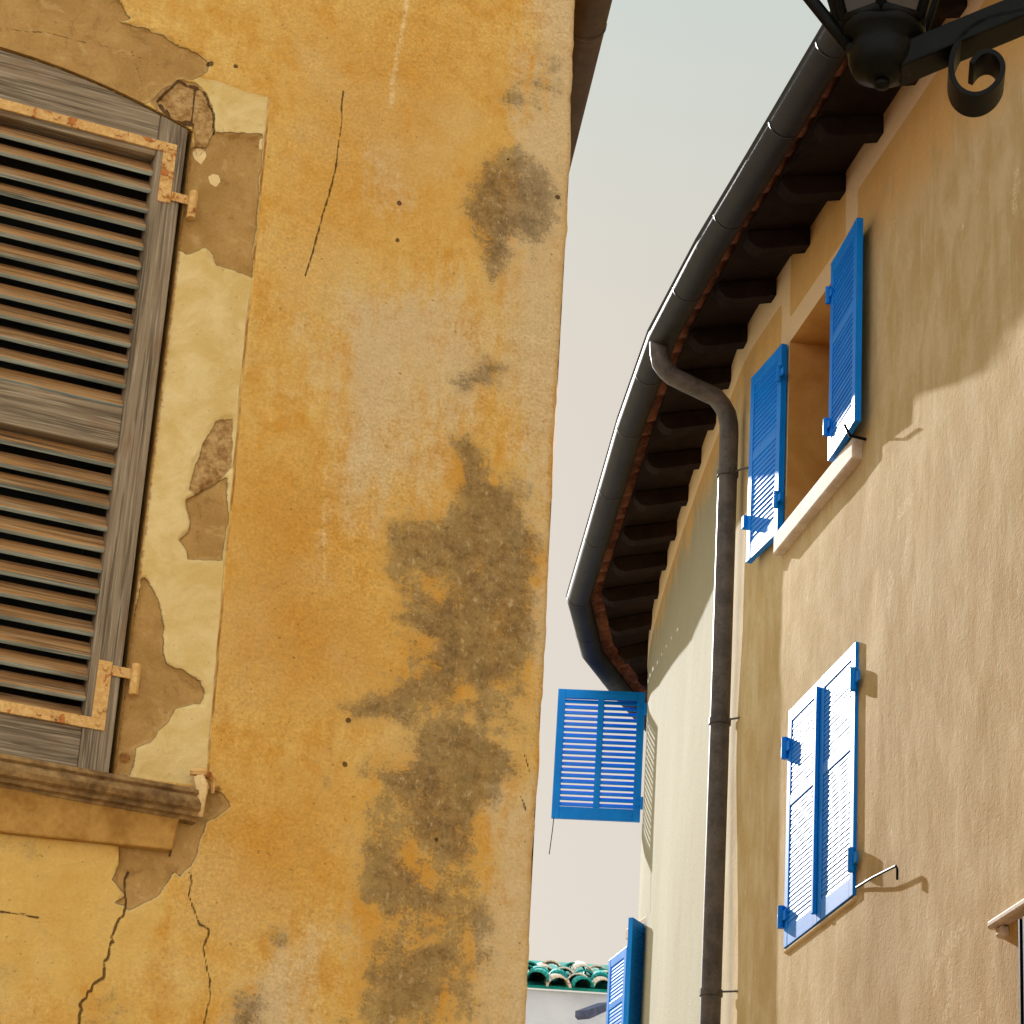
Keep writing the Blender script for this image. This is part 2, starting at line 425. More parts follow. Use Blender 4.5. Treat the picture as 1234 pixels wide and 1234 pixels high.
BASE = {}
def thing(name, label, cat, loc, group=None):
    o = bpy.data.objects.new(name, None); COL.objects.link(o); o.location = tuple(loc); o.empty_display_size = .3
    o['label'] = label; o['category'] = cat
    if group: o['group'] = group
    BASE[o.name] = np.array(loc, float)
    return o

def normals(line):
    line = [np.asarray(p[:2], float) for p in line]; out = []
    for i in range(len(line)):
        t1 = line[i]-line[i-1] if i else line[1]-line[0]
        t2 = line[i+1]-line[i] if i < len(line)-1 else t1
        t1 = t1/np.linalg.norm(t1); t2 = t2/np.linalg.norm(t2)
        n1 = np.array([-t1[1], t1[0]]); n2 = np.array([-t2[1], t2[0]])
        m = n1+n2; m /= np.linalg.norm(m); out.append(m/max(.5, m@n1))
    return out

def resample(line, step):
    line = np.array([p[:2] for p in line], float); d = np.r_[0, np.cumsum(np.hypot(*np.diff(line, axis=0).T))]
    t = np.arange(0, d[-1]+1e-6, step); t = np.r_[t, d[-1]] if d[-1]-t[-1] > step*.3 else t
    return np.c_[np.interp(t, d, line[:, 0]), np.interp(t, d, line[:, 1])], t

def smooth_line(line, step=.05, k=9):
    L, t = resample(line, step); P = np.pad(L, ((k, k), (0, 0)), mode='reflect', reflect_type='odd')
    ker = np.ones(2*k+1)/(2*k+1)
    return np.c_[np.convolve(P[:, 0], ker, 'valid'), np.convolve(P[:, 1], ker, 'valid')]

def vnoise(x, y, seed=0):
    r = np.random.default_rng(seed); T = r.random((256, 256))
    xi = np.floor(x).astype(int); yi = np.floor(y).astype(int); fx = x-xi; fy = y-yi
    fx = fx*fx*(3-2*fx); fy = fy*fy*(3-2*fy)
    a = T[xi % 256, yi % 256]; b = T[(xi+1) % 256, yi % 256]; c = T[xi % 256, (yi+1) % 256]; d = T[(xi+1) % 256, (yi+1) % 256]
    return (a*(1-fx)+b*fx)*(1-fy) + (c*(1-fx)+d*fx)*fy - .5

def seg_dist(X, Y, a, b):
    ex, ey = b[0]-a[0], b[1]-a[1]; L = ex*ex+ey*ey+1e-12
    t = np.clip(((X-a[0])*ex+(Y-a[1])*ey)/L, 0, 1)
    return np.hypot(X-a[0]-t*ex, Y-a[1]-t*ey)
def poly_sd(X, Y, poly):
    d = np.full(X.shape, 9.0); ins = np.zeros(X.shape, bool); n = len(poly)
    for i in range(n):
        a, b = poly[i], poly[(i+1) % n]
        d = np.minimum(d, seg_dist(X, Y, a, b))
        if a[1] != b[1]:
            c = ((a[1] > Y) != (b[1] > Y)) & (X < (b[0]-a[0])*(Y-a[1])/(b[1]-a[1])+a[0]); ins ^= c
    return np.where(ins, -d, d)
def line_sd(X, Y, pts):
    d = np.full(X.shape, 9.0)
    for a, b in zip(pts[:-1], pts[1:]): d = np.minimum(d, seg_dist(X, Y, a, b))
    return d

def grid_object(name, mat, V, keep, attrs, parent, smooth=True):
    """V: (nz, ns, 3) points; keep: (nz-1, ns-1) cells; attrs: name -> (nz, ns[, 3])"""
    nz, ns = V.shape[:2]; base = BASE[parent.name]
    idx = np.arange(nz*ns).reshape(nz, ns)
    q = np.stack([idx[:-1, :-1], idx[:-1, 1:], idx[1:, 1:], idx[1:, :-1]], -1)[keep]
    used = np.zeros(nz*ns, bool); used[q.ravel()] = True
    remap = np.cumsum(used)-1
    q = remap[q]; v = (V.reshape(-1, 3)-base)[used]
    me = bpy.data.meshes.new(name); me.vertices.add(len(v)); me.vertices.foreach_set('co', v.astype(np.float32).ravel())
    me.loops.add(q.size); me.loops.foreach_set('vertex_index', q.astype(np.int32).ravel())
    me.polygons.add(len(q)); me.polygons.foreach_set('loop_start', np.arange(0, q.size, 4, dtype=np.int32))
    me.polygons.foreach_set('use_smooth', np.full(len(q), smooth))
    me.update(calc_edges=True); me.validate()
    for k, a in attrs.items():
        if a.ndim == 3:
            at = me.attributes.new(k, 'FLOAT_VECTOR', 'POINT'); at.data.foreach_set('vector', a.reshape(-1, 3)[used].astype(np.float32).ravel())
        else:
            at = me.attributes.new(k, 'FLOAT', 'POINT'); at.data.foreach_set('value', a.ravel()[used].astype(np.float32))
    me.materials.append(mat)
    o = bpy.data.objects.new(name, me); COL.objects.link(o); o.parent = parent; BASE[o.name] = base
    return o

# ------------------------------------------------------------------ the ground
gm = MB(); gm.face([(-150, -150, 0), (150, -150, 0), (150, 250, 0), (-150, 250, 0)])
go = gm.build('ground', M['ground']); go['kind'] = 'structure'

# ================================================================== near ochre house
LA = R(90-68.0)
LF = Fr((0, 6.1, 0), LA)
def lw(x, y):
    p = at_plane(x, y, LF.o, LF.ey); return (float((p-LF.o)@LF.ex), float(p[2]))
def lws(pts): return [lw(*p) for p in pts]

house = thing('stucco_house', 'ochre stucco house with peeling window surround, dark mould stains and one weathered grey louvered shutter', 'house', (0, 6.1, 0))
WC, WHW = -1.47, .565                    # window centre and half width
def arch(s): return 5.075 - .33*(np.asarray(s)+1.41)**2
SILL_Z = 3.36

s_f = np.arange(-1.95, .0601, .0045)
sl = np.r_[np.arange(-6.5, -1.95, .15), s_f, np.array([.066, .072, .078])]
z_f = np.arange(2.62, 5.86, .0045)
zl = np.r_[np.arange(0, 2.62, .2), z_f, np.arange(5.95, 8.2, .12)]
Sg, Zg = np.meshgrid(sl, zl)
# the corner is not quite plumb: the wall widens downwards
corner = np.interp(Zg, [0, 2.95, 4.0, 5.2, 5.7, 9], [.15, .112, .104, .096, .082, .06])-.075
corner = corner + .006*vnoise(Zg*9, Zg*0+3, 3) + .004*vnoise(Zg*31, Zg*0+3, 4)
S = Sg + corner*np.clip((Sg+.35)/.42, 0, 1)
Z = Zg.copy()
top = Zg > 6.3                           # gable rises to the left
Z = np.where(top, 6.3+(Zg-6.3)*np.clip(.72+.12*(.1-S), .72, 1.5), Zg)
A = {}
A['wuv'] = np.stack([S, Z, np.zeros_like(S)], -1)
def poly_set(polys, lim=.2):
    d = np.full(S.shape, 9.0)
    for p in polys: d = np.minimum(d, poly_sd(S, Z, lws(p)))
    return np.clip(d, -lim, lim)
def soft(polys, w):
    d = np.zeros(S.shape)
    for p in polys: d = np.maximum(d, np.clip(.5-poly_sd(S, Z, lws(p))/w, 0, 1))
    return d
MORTAR = [
    [(-500, -320), (120, -40), (143, 0), (159, 22), (146, 24), (162, 30), (194, 39), (214, 53), (243, 66), (254, 73), (252, 86), (233, 94), (214, 96), (196, 112), (190, 119), (175, 127), (165, 124), (140, 112), (95, 96), (60, 84), (30, 76), (0, 70), (-600, -20)],
    [(258, 158), (288, 160), (318, 160), (316, 200), (310, 260), (304, 331), (290, 325), (262, 318), (258, 305), (250, 295), (240, 300), (225, 305), (214, 300), (218, 240), (226, 185), (235, 175), (250, 175)],
    [(275, 573), (274, 627), (267, 675), (227, 674), (222, 659), (217, 650), (227, 640), (230, 624), (225, 602), (240, 594), (259, 581)],
    [(172, 698), (176, 697), (186, 711), (194, 727), (198, 757), (198, 790), (201, 800), (218, 807), (236, 817), (243, 821), (248, 835), (243, 847), (211, 853), (204, 870), (190, 881), (183, 895), (165, 902), (162, 923), (158, 934), (115, 936), (130, 880)],
    [(200, 950), (253, 951), (267, 955), (278, 972), (264, 983), (250, 990), (243, 1011), (239, 1029), (232, 1043), (218, 1057), (210, 1049), (204, 1060), (190, 1081), (172, 1090), (155, 1099), (151, 1092), (137, 1088), (151, 1078), (135, 1060), (144, 1043), (146, 1010), (200, 1015)],
]
PALE = [[(233, 92), (262, 97), (290, 108), (325, 118), (319, 180), (306, 330), (297, 400), (285, 540), (271, 680), (262, 800), (250, 935), (245, 948), (150, 934), (110, 936), (150, 560), (190, 300), (218, 170), (258, 160), (257, 132), (250, 112), (236, 99)]]
RUBBLE = [[(180, 122), (196, 108), (214, 95), (236, 100), (250, 113), (258, 131), (259, 152), (250, 176), (240, 186), (232, 150), (222, 158), (205, 143), (190, 135)],
          [(262, 507), (281, 504), (281, 562), (262, 582), (238, 594), (228, 590), (236, 560), (244, 535)]]
FLECK = [[(254, 211), (258, 207), (265, 210), (267, 217), (262, 222), (255, 219)], [(234, 182), (240, 176), (249, 178), (250, 186), (244, 196), (236, 190)],
         [(313, 166), (319, 166), (317, 180), (314, 178)], [(470, 2), (472, 2), (473, 4), (470, 4)]]
STAIN = [
    [(600, 178), (640, 188), (664, 212), (668, 258), (655, 300), (625, 288), (608, 325), (592, 345), (584, 320), (572, 285), (556, 258), (562, 224)],
    [(550, 455), (585, 432), (612, 440), (592, 462), (560, 474)],
    [(540, 528), (562, 520), (586, 545), (592, 575), (622, 592), (640, 630), (654, 672), (648, 720), (645, 770), (636, 815), (600, 828), (555, 845), (512, 855), (492, 880), (462, 868), (420, 872), (412, 852), (462, 830), (500, 805), (518, 778), (470, 742), (512, 728), (540, 700), (486, 690), (470, 660), (460, 628), (520, 624), (548, 610), (552, 570)],
    [(505, 862), (560, 858), (592, 882), (622, 912), (632, 935), (604, 952), (582, 980), (576, 1028), (552, 1048), (520, 1042), (492, 1018), (488, 978), (470, 958), (440, 936), (472, 926), (500, 892)],
    [(440, 1014), (480, 1016), (500, 1042), (545, 1070), (550, 1095), (520, 1110), (482, 1100), (440, 1095), (420, 1090), (438, 1062)],
    [(556, 1090), (585, 1080), (592, 1110), (572, 1120)],
    [(435, 1165), (490, 1142), (530, 1124), (562, 1130), (550, 1160), (532, 1178), (580, 1183), (560, 1200), (520, 1212), (492, 1234), (460, 1256), (430, 1260), (456, 1204), (430, 1182)],
    [(318, 1125), (345, 1122), (350, 1142), (328, 1146)], [(280, 1200), (315, 1192), (325, 1220), (305, 1245), (275, 1240)],
    [(30, 1020), (45, 1018), (48, 1036), (34, 1038)], [(34, 1104), (52, 1106), (50, 1116), (40, 1116)], [(2, 1160), (26, 1160), (22, 1174), (4, 1176)],
]
FAINT = [[(330, 925), (395, 918), (398, 938), (340, 942)], [(610, 90), (660, 60), (690, 80), (680, 120), (630, 130)], [(660, 190), (682, 195), (678, 300), (655, 320), (640, 260)],
         [(600, 560), (640, 580), (648, 640), (610, 640)], [(100, 1210), (140, 1205), (150, 1240), (100, 1240)], [(0, 1000), (200, 1022), (150, 1040), (0, 1020)],
         [(585, 100), (640, 95), (650, 130), (600, 140)], [(265, 560), (281, 470), (283, 560), (270, 590)], [(20, 1040), (85, 1052), (80, 1066), (40, 1066)]]
A['mortar'] = poly_set(MORTAR); A['pale'] = poly_set(PALE); A['rubble'] = poly_set(RUBBLE); A['fleck'] = poly_set(FLECK)
WIDE = [[(540, 520), (600, 560), (655, 640), (645, 820), (632, 940), (595, 1000), (585, 1060), (605, 1130), (580, 1250), (400, 1250), (425, 1160), (412, 1090), (436, 1010), (440, 930), (480, 880), (425, 862), (480, 790), (460, 700), (450, 630), (540, 610)]]
A['stain'] = np.maximum(np.maximum(soft(STAIN, .08), soft(FAINT, .12)*.6), soft(WIDE, .10)*.60)
A['deep'] = np.maximum(soft([[(285, 560), (420, 575), (405, 700), (462, 765), (440, 835), (330, 850), (262, 810), (275, 700)], [(250, 960), (400, 960), (380, 1080), (260, 1100)]], .34),
                       .6*soft([[(325, 0), (600, 0), (560, 260), (420, 330), (330, 420)], [(420, 560), (470, 560), (440, 860), (400, 860)]], .35))
A['worn'] = np.maximum(soft([[(390, 330), (560, 320), (610, 420), (560, 520), (520, 610), (420, 640), (385, 560), (375, 430)], [(440, 180), (480, 190), (500, 245), (455, 255)]], .24)*.85,
                       soft([[(640, -20), (720, -20), (695, 300), (680, 560), (665, 900), (625, 520), (590, 400), (620, 200)], [(590, 950), (660, 930), (650, 1300), (560, 1300), (590, 1090)], [(375, 1100), (420, 1120), (360, 1260), (240, 1260)]], .2)*1.1)
A['under'] = soft([[(-300, 960), (205, 1020), (190, 1150), (90, 1200), (-300, 1180)]], .12)
def wob(pts, n, a, seed):
    r = np.random.default_rng(seed); L = lws(pts); out = []
    for p, q in zip(L[:-1], L[1:]):
        for k in range(n):
            t = k/n; out.append((p[0]+(q[0]-p[0])*t+(r.random()-.5)*a*(k > 0), p[1]+(q[1]-p[1])*t+(r.random()-.5)*a*(k > 0)))
    return out+[L[-1]]
CR = [([(414, 110), (410, 160), (404, 205), (392, 250), (382, 285), (368, 332)], 3, .004, .0017),
      ([(156, 1050), (150, 1098), (138, 1122), (132, 1145), (124, 1180), (106, 1195), (96, 1212), (99, 1240)], 4, .014, .0022),
      ([(229, 1050), (230, 1085), (238, 1108), (252, 1124), (246, 1150), (253, 1190), (246, 1234)], 4, .012, .0016),
      ([(0, 1099), (30, 1102), (46, 1106)], 3, .006, .0016), ([(211, 985), (206, 1030)], 2, .003, .0022),
      ([(236, 104), (232, 160)], 3, .004, .0016), ([(190, 122), (215, 96), (246, 110), (258, 135), (259, 160)], 3, .006, .0026), ([(160, 60), (172, 98)], 3, .006, .0006),
      ([(632, 910), (638, 930)], 2, .003, .0012), ([(628, 960), (634, 978)], 2, .003, .0018), ([(0, 30), (70, 40), (150, 62), (200, 80)], 4, .01, .0002),
      ([(195, 127), (212, 146), (232, 150)], 4, .012, .006), ([(208, 110), (226, 128)], 3, .01, .0008)]
d = np.full(S.shape, 9.0)
for i, (pts, n, a, w) in enumerate(CR): d = np.minimum(d, line_sd(S, Z, wob(pts, n, a, i))-w)
for x, y, r in [(254, 76, 4), (284, 80, 3), (481, 245, 3.5), (479, 290, 3), (420, 868, 3.5), (416, 921, 3), (526, 1012, 2.5), (672, 238, 3.5), (612, 192, 2)]:
    c = lw(x, y); d = np.minimum(d, np.hypot(S-c[0], Z-c[1])-r*.0018)
A['crack'] = np.clip(d, -.02, .05)
d = np.full(S.shape, 9.0)
for x, y, r in [(229, 256, .010), (164, 824, .012), (152, 912, .014), (262, 952, .010), (246, 950, .012), (285, 160, .0)]:
    c = lw(x, y); d = np.minimum(d, np.hypot(S-c[0], Z-c[1])-r)
d = np.minimum(d, line_sd(S, Z, [(WC+WHW+.010, 3.38), (WC+WHW+.010, 4.96)])-.003)
A['rust'] = np.clip(d, -.03, .06)
A['edge'] = np.clip(line_sd(S, Z, wob([(325, 118), (319, 180), (306, 330), (297, 400), (285, 540), (271, 680), (262, 800), (250, 935)], 8, .003, 77)), 0, .05)
A['drip'] = np.clip(1.0-line_sd(S, Z, wob([(492, -10), (482, 50), (474, 90), (470, 128)], 4, .008, 9))/.012, 0, 1)
A['drip'] = np.maximum(A['drip'], .7*np.clip(1.0-line_sd(S, Z, wob([(392, 560), (390, 620), (391, 700)], 4, .006, 10))/.009, 0, 1))
sm = lambda d, w: np.clip(.5-d/(2*w), 0, 1)
jag = .022*vnoise(S*9, Z*9, 21) + .012*vnoise(S*45, Z*45, 22)
relief = .0045*vnoise(S*3, Z*3, 11) + .003*vnoise(S*11, Z*9, 12) + .0012*vnoise(S*60, Z*60, 13) + .0007*vnoise(S*140, Z*140, 14)
relief -= .009*sm(A['mortar']+jag, .003)*(1+.5*vnoise(S*28, Z*28, 16)) + .005*sm(A['rubble']+jag, .006)*(1+1.5*vnoise(S*40, Z*40, 15))
relief -= .002*sm(A['pale'], .004)
corn = np.clip((Sg-.064)/.014, 0, 1)**2*.35
V = LF.o + S[..., None]*LF.ex + (-(relief)+.022*corn)[..., None]*LF.ey + Z[..., None]*np.array([0, 0, 1.0])
sc_ = (sl[:-1]+sl[1:])/2; zc_ = (zl[:-1]+zl[1:])/2
SM, ZM = np.meshgrid(sc_, zc_)
inside = (np.abs(SM-WC) < WHW+.006) & (ZM > SILL_Z-.04) & (ZM < arch(SM)+.004)
grid_object('wall', M['ochre'], V, ~inside, A, house)
# side wall along the street, back wall, gable roof
cz = lambda z: float(np.interp(z, [0, 2.95, 4.0, 5.2, 5.7, 9], [.15, .112, .104, .096, .082, .06]))
sdir = np.array([math.sin(R(-4.8)), math.cos(R(-4.8)), 0])
mb = MB(); zs = [0, 2.95, 4.0, 5.2, 5.7, 7.5]
for z0, z1 in zip(zs[:-1], zs[1:]):
    a = LF.P(cz(z0)+.003, .0075, z0); b = LF.P(cz(z1)+.003, .0075, z1)
    mb.face([a, a+sdir*8, b+sdir*8, b])
a = LF.P(.15, .02, 0)+sdir*8; c = LF.P(-6.5, 0, 0); e = c+sdir*8
mb.face([a, e, e+(0, 0, 8.2), a+(0, 0, 7.5)]); mb.face([e, c, c+(0, 0, 8.2), e+(0, 0, 8.2)])
mb.build('side_wall', mat_simple_plaster('side_plaster', lin(200, 146, 66), lin(212, 168, 92)), house)
mb = MB()
def zt(s): return 6.3+(8.2-6.3)*min(1.5, max(.72, .72+.12*(.1-s)))
for k in range(140):
    s0, s1 = .31-k*.05, .31-(k+1)*.05
    w0, w1 = .03*math.cos(s0*2*math.pi/.2), .03*math.cos(s1*2*math.pi/.2)
    P0 = LF.P(s0, -.06, zt(s0)-.02+.0*w0); P1 = LF.P(s1, -.06, zt(s1)-.02)
    mb.face([P0, P0+sdir*8.2, P1+sdir*8.2, P1])
mb.build('roof', M['terra'], house, solid=.09)
# brown half-round gutter on the street side
gl = [at_height(737, 0, 7.42), at_height(690, 188, 7.42)]
gd = (gl[1]-gl[0])/np.linalg.norm(gl[1]-gl[0]); g0 = gl[0]-gd*2.6
gp = [(.0+.075*math.cos(t), .075*math.sin(t)) for t in np.linspace(0, -math.pi, 13)]
gp = [(u-.075, v) for u, v in gp]                # outer lip on the drawn line; street side is to the right here
mb = MB(); L2 = [g0+gd*t for t in np.linspace(0, 7.4, 14)]
mb.sweep(L2, [(u+.15, v) for u, v in gp], 7.42)
gut = mb.build('gutter', M['browngutter'], house, smooth=True, solid=.005)
q = at_height(712, 42, 7.36); tt = float((q-g0)@gd)
for t in (tt-1.2, tt, tt+1.6):
    mb = MB(); mb.sweep([g0+gd*t, g0+gd*(t+.022)], [((u+.075)*1.05+.075, v*1.05) for u, v in gp], 7.42)
    mb.build('gutter_joint', M['browngutter'], gut, smooth=True, solid=.004)

# ---- window of the near house: reveal, frame, glass, sill, two shutters
mb = MB(); n = 18
sx = np.linspace(WC-WHW-.006, WC+WHW+.006, n)
for a, b in zip(sx[:-1], sx[1:]):
    za, zb = float(arch(a))+.004, float(arch(b))+.004
    mb.face([LF.P(a, -.002, za), LF.P(b, -.002, zb), LF.P(b, .32, zb), LF.P(a, .32, za)])
for x in (WC-WHW-.008, WC+WHW+.008):
    mb.face([LF.P(x, -.002, SILL_Z-.05), LF.P(x, .32, SILL_Z-.05), LF.P(x, .32, 5.0), LF.P(x, -.002, 5.0)])
mb.face([LF.P(WC-WHW-.01, .0, SILL_Z-.03), LF.P(WC+WHW+.01, .0, SILL_Z-.03), LF.P(WC+WHW+.01, .32, SILL_Z-.03), LF.P(WC-WHW-.01, .32, SILL_Z-.03)])
rv = mb.build('window_reveal', M['apron'], house)
mb = MB()
for a, b in [((WC-WHW, .24, SILL_Z-.03), (WC-WHW+.07, .30, 5.08)), ((WC+WHW-.07, .24, SILL_Z-.03), (WC+WHW, .30, 5.08)), ((WC-.05, .238, SILL_Z), (WC+.05, .30, 5.08)),
             ((WC-WHW+.07, .24, SILL_Z-.03), (WC-.05, .30, SILL_Z+.06)), ((WC+.05, .24, SILL_Z-.03), (WC+WHW-.07, .30, SILL_Z+.06)),
             ((WC-WHW+.07, .242, 4.9), (WC-.05, .30, 5.08)), ((WC+.05, .242, 4.9), (WC+WHW-.07, .30, 5.08))]:
    mb.box(LF, a, b, 2)
wf = mb.build('window_frame', M['dark'], house)
mb = MB(); mb.box(LF, (WC-WHW+.06, .27, SILL_Z+.05), (WC+WHW-.06, .276, 4.92)); mb.build('pane', M['glass'], wf)

# sill: moulded nosing on a plastered apron
prof = [(.02, 3.356), (-.044, 3.350), (-.052, 3.346), (-.052, 3.338), (-.045, 3.334), (-.052, 3.326), (-.054, 3.316), (-.048, 3.304), (-.036, 3.300), (-.036, 3.291), (-.022, 3.289), (-.020, 3.283), (.02, 3.283)]
mb = MB(); o = 0
xs = np.linspace(-2.12, -.705, 60); nsl = len(prof)
for i, x in enumerate(xs):
    e = 1.0 if i < 59 else .8
    for y, z in prof:
        w = .004*float(vnoise(np.array([x*9.]), np.array([z*40.]), 31)[0])+.002*float(vnoise(np.array([x*40.]), np.array([z*90.]), 32)[0])
        mb.v.append(LF.P(x, y*e+w, z+w*.6))
for i in range(59):
    for j in range(nsl-1):
        mb.f.append((i*nsl+j, i*nsl+j+1, (i+1)*nsl+j+1, (i+1)*nsl+j)); mb.uv.append([(0, 0)]*4); mb.mi.append(0)
mb.f.append(tuple(range(nsl))); mb.uv.append([(0, 0)]*nsl); mb.mi.append(0)
mb.f.append(tuple(59*nsl+j for j in reversed(range(nsl)))); mb.uv.append([(0, 0)]*nsl); mb.mi.append(0)
sill = mb.build('window_sill', M['sill'], house, smooth=True)
sill.data.set_sharp_from_angle(angle=R(35))
mb = MB(); mb.prism(LF, [(-2.05, 3.186), (-1.12, 3.188), (-.752, 3.212), (-.742, 3.30), (-2.05, 3.30)], -.018, .02)
mb.build('sill_apron', M['apron'], sill, bevel=.004)
# broken plaster spur hanging at the end of the sill
mb = MB(); x0, z0 = lw(240, 948)
mb.tube([LF.P(x0-.012, -.03, z0+.012), LF.P(x0-.004, -.036, z0-.01), LF.P(x0-.002, -.034, z0-.04), LF.P(x0+.002, -.026, z0-.075)], [.014, .016, .011, .007], 7)
mb.build('plaster_spur', M['mortarclip'], sill)
mb = MB()
mb.tube([LF.P(x0-.03, -.02, z0+.024), LF.P(x0+.0, -.028, z0+.026), LF.P(x0+.026, -.012, z0+.018), LF.P(x0+.03, -.008, z0-.012)], [.008, .011, .009, .004], 7)
mb.build('rusty_hook', M['rust'], sill)

def wood_shutter(side):
    """side +1: right leaf (hinged right), -1: left leaf"""
    a, b = (WC+.004, WC+WHW-.004) if side > 0 else (WC-WHW+.004, WC-.004)
    st = .07; y0, y1 = -.001, .046
    f = MB()
    # stiles, running up to the arch
    for x0, x1 in ((a, a+st), (b-st, b)):
        f.prism(LF, [(x0, 3.358), (x1, 3.358), (x1, float(arch(x1))-.001), (x0, float(arch(x0))-.001)], y0, y1, 1)
    ia, ib = a+st+.0005, b-st-.0005
    xs = np.linspace(ia, ib, 10)
    f.prism(LF, [(ia, 4.90), (ib, 4.90)]+[(float(x), float(arch(x))-.001) for x in xs[::-1]], y0+.003, y1, 0)
    f.box(LF, (ia, y0+.003, 4.128), (ib, y1, 4.231), 0)
    f.box(LF, (ia, y0+.003, 3.358), (ib, y1, 3.462), 0)
    sh = f.build('shutter', M['wood'], house, bevel=.003)
    l = MB()
    for z0, z1, n in ((4.231, 4.90, 13), (3.462, 4.128, 13)):
        p = (z1-z0)/n
        for k in range(n):
            zc = z0+p*(k+.5)+random.uniform(-.0025, .0025)
            t = R(-40)+random.uniform(-.03, .03)
            # blade leaning out at the bottom
            l.box(LF, (ia-.004, -.007, -.042), (ib+.004, .007, .042), 0) if False else None
            fr = Fr(LF.P(0, .026, zc), LA)
            l.box(fr, (ia-.001, -.0055, -.027), (ib+.001, .0055, .027), 0, (R(-40)+random.uniform(-.06, .06), 0, 0)); l.mi[-2 if False else -6:] = [0, 0, 0, 0, 1, 0]
    l.build('louvers', [M['slat'], M['grey_edge']], sh, bevel=.0015)
    # iron corner straps and pintles on the hinge side
    hx = b if side > 0 else a
    sg = -1 if side > 0 else 1
    for zc, zd, zh in ((4.955, -1, 4.80), (3.475, 1, 3.60)):
        s = MB()
        e0 = hx+sg*.022; w = .026
        xa, xb = sorted((e0+sg*.46, e0))
        hz = 4.915 if zd < 0 else 3.455
        s.box(LF, (xa, -.004, hz), (xb, .003, hz+w), 0)
        va, vb = (hz-.135, hz) if zd < 0 else (hz+w, hz+w+.135)
        xa2, xb2 = sorted((e0, e0+sg*.032))
        s.box(LF, (xa2, -.0035, va), (xb2, .0035, vb), 2)
        for fx, fz in [(e0+sg*.016, hz+w/2), (e0+sg*.15, hz+w/2), (e0+sg*.30, hz+w/2), (e0+sg*.016, (va+vb)/2+.05), (e0+sg*.016, (va+vb)/2-.05)]:
            s.tube([LF.P(fx, -.0038, fz), LF.P(fx, -.008, fz)], .006, 8)
        s.build('corner_bracket', M['rust'], sh, bevel=.001)
        s = MB(); hzz = (va+.02) if zd < 0 else (vb-.02)
        x1 = hx-sg*.03
        s.box(LF, (min(e0, x1), -.006, hzz-.012), (max(e0, x1), -.0042, hzz+.012), 0)
        s.tube([LF.P(x1, -.012, hzz-.05), LF.P(x1, -.012, hzz+.022)], .011, 10)
        s.tube([LF.P(x1, -.012, hzz-.035), LF.P(x1, .02, hzz-.04)], .009, 8)
        s.build('hinge', M['rust'], sh, bevel=.001)
    return sh
wood_shutter(1); wood_shutter(-1)

# ================================================================== tan house with the curved facade
A0 = np.array([4.144, 0, 0])
WXD = np.array([math.sin(R(169.6)), math.cos(R(169.6)), 0])        # along the wall towards the camera
RA = math.atan2(WXD[1], WXD[0])
RF = Fr(A0, RA)                                                     # x towards the camera (negative = far), y into the house
tan_house = thing('plaster_house', 'tan plaster house with a curved facade, dark overhanging eaves and bright blue shutters', 'house', (2.2, 12, 0))
wl = [A0[:2]+WXD[:2]*(-t) for t in (0.5, 15.35)] + [(1.318, 16.1), (1.262, 17.0), (1.212, 18.0), (1.172, 19.1), (1.152, 20.0), (1.17, 20.8), (1.27, 21.5), (1.5, 22.2), (1.95, 22.9), (2.7, 23.5), (4.2, 24.1)]
WL = smooth_line(wl, .03, 9)
tw = np.r_[0, np.cumsum(np.hypot(*np.diff(WL, axis=0).T))]+.5
edges_t = [13.46, 14.41, 13.09, 14.22]
tg = np.unique(np.round(np.r_[np.arange(.5, 9.5, .25), np.arange(9.5, 22.6, .03), np.arange(22.6, tw[-1], .1), edges_t], 4))
ZT = 9.42
zg = np.unique(np.round(np.r_[np.arange(0, 3.6, .3), np.arange(3.6, ZT, .03), ZT, 7.60, 8.80, 5.20, 6.45], 4))
TG, ZG = np.meshgrid(tg, zg)
PX = np.interp(TG, tw, WL[:, 0]); PY = np.interp(TG, tw, WL[:, 1])
nr = np.array(normals(WL)); NX = np.interp(TG, tw, nr[:, 0]); NY = np.interp(TG, tw, nr[:, 1])
B = {'wuv': np.stack([TG, ZG, np.zeros_like(TG)], -1)}
bands = [[(9.0, 9.13), (13.18, 9.13), (13.18, 8.80), (13.39, 8.80), (13.39, 9.6), (9.0, 9.6)],
         [(13.3, 8.80), (14.58, 8.80), (14.58, 8.955), (13.3, 8.955)],
         [(14.41, 8.4), (14.58, 8.4), (14.58, 9.13), (23, 9.13), (23, 9.6), (14.41, 9.6)],
         [(14.41, 7.5), (14.50, 7.5), (14.50, 8.85), (14.41, 8.85)]]
dd = np.full(TG.shape, 9.)
for b in bands: dd = np.minimum(dd, poly_sd(TG, ZG, b))
B['band'] = np.clip(dd, -.3, .3)
B['ochre'] = np.clip(np.maximum(.5-poly_sd(TG, ZG, [(9, 8.3), (13.2, 8.75), (14.6, 8.6), (15.3, 8.9), (20, 9.0), (20, 9.7), (9, 9.7)])/.8, 0), 0, 1)  # mask for the bounce warmth painted below the eave
B['sun_dim'] = .92*np.clip((TG-15.2)/.7, 0, 1)
def rw(x, y):
    p = at_plane(x, y, RF.o, RF.ey); return (-float((p-RF.o)@RF.ex), float(p[2]))
scar = np.zeros(TG.shape)
for pts in ([(1157, 1118), (1140, 1140), (1128, 1165), (1124, 1190)], [(1142, 1165), (1143, 1200), (1136, 1230)], [(1225, 205), (1222, 250)], [(1095, 655), (1090, 690)], [(1085, 620), (1098, 600)], [(1180, 1215), (1170, 1234)], [(1075, 690), (1073, 730)]):
    scar = np.maximum(scar, np.clip(1-line_sd(TG, ZG, [rw(*p) for p in pts])/.06, 0, 1))
B['scar'] = scar
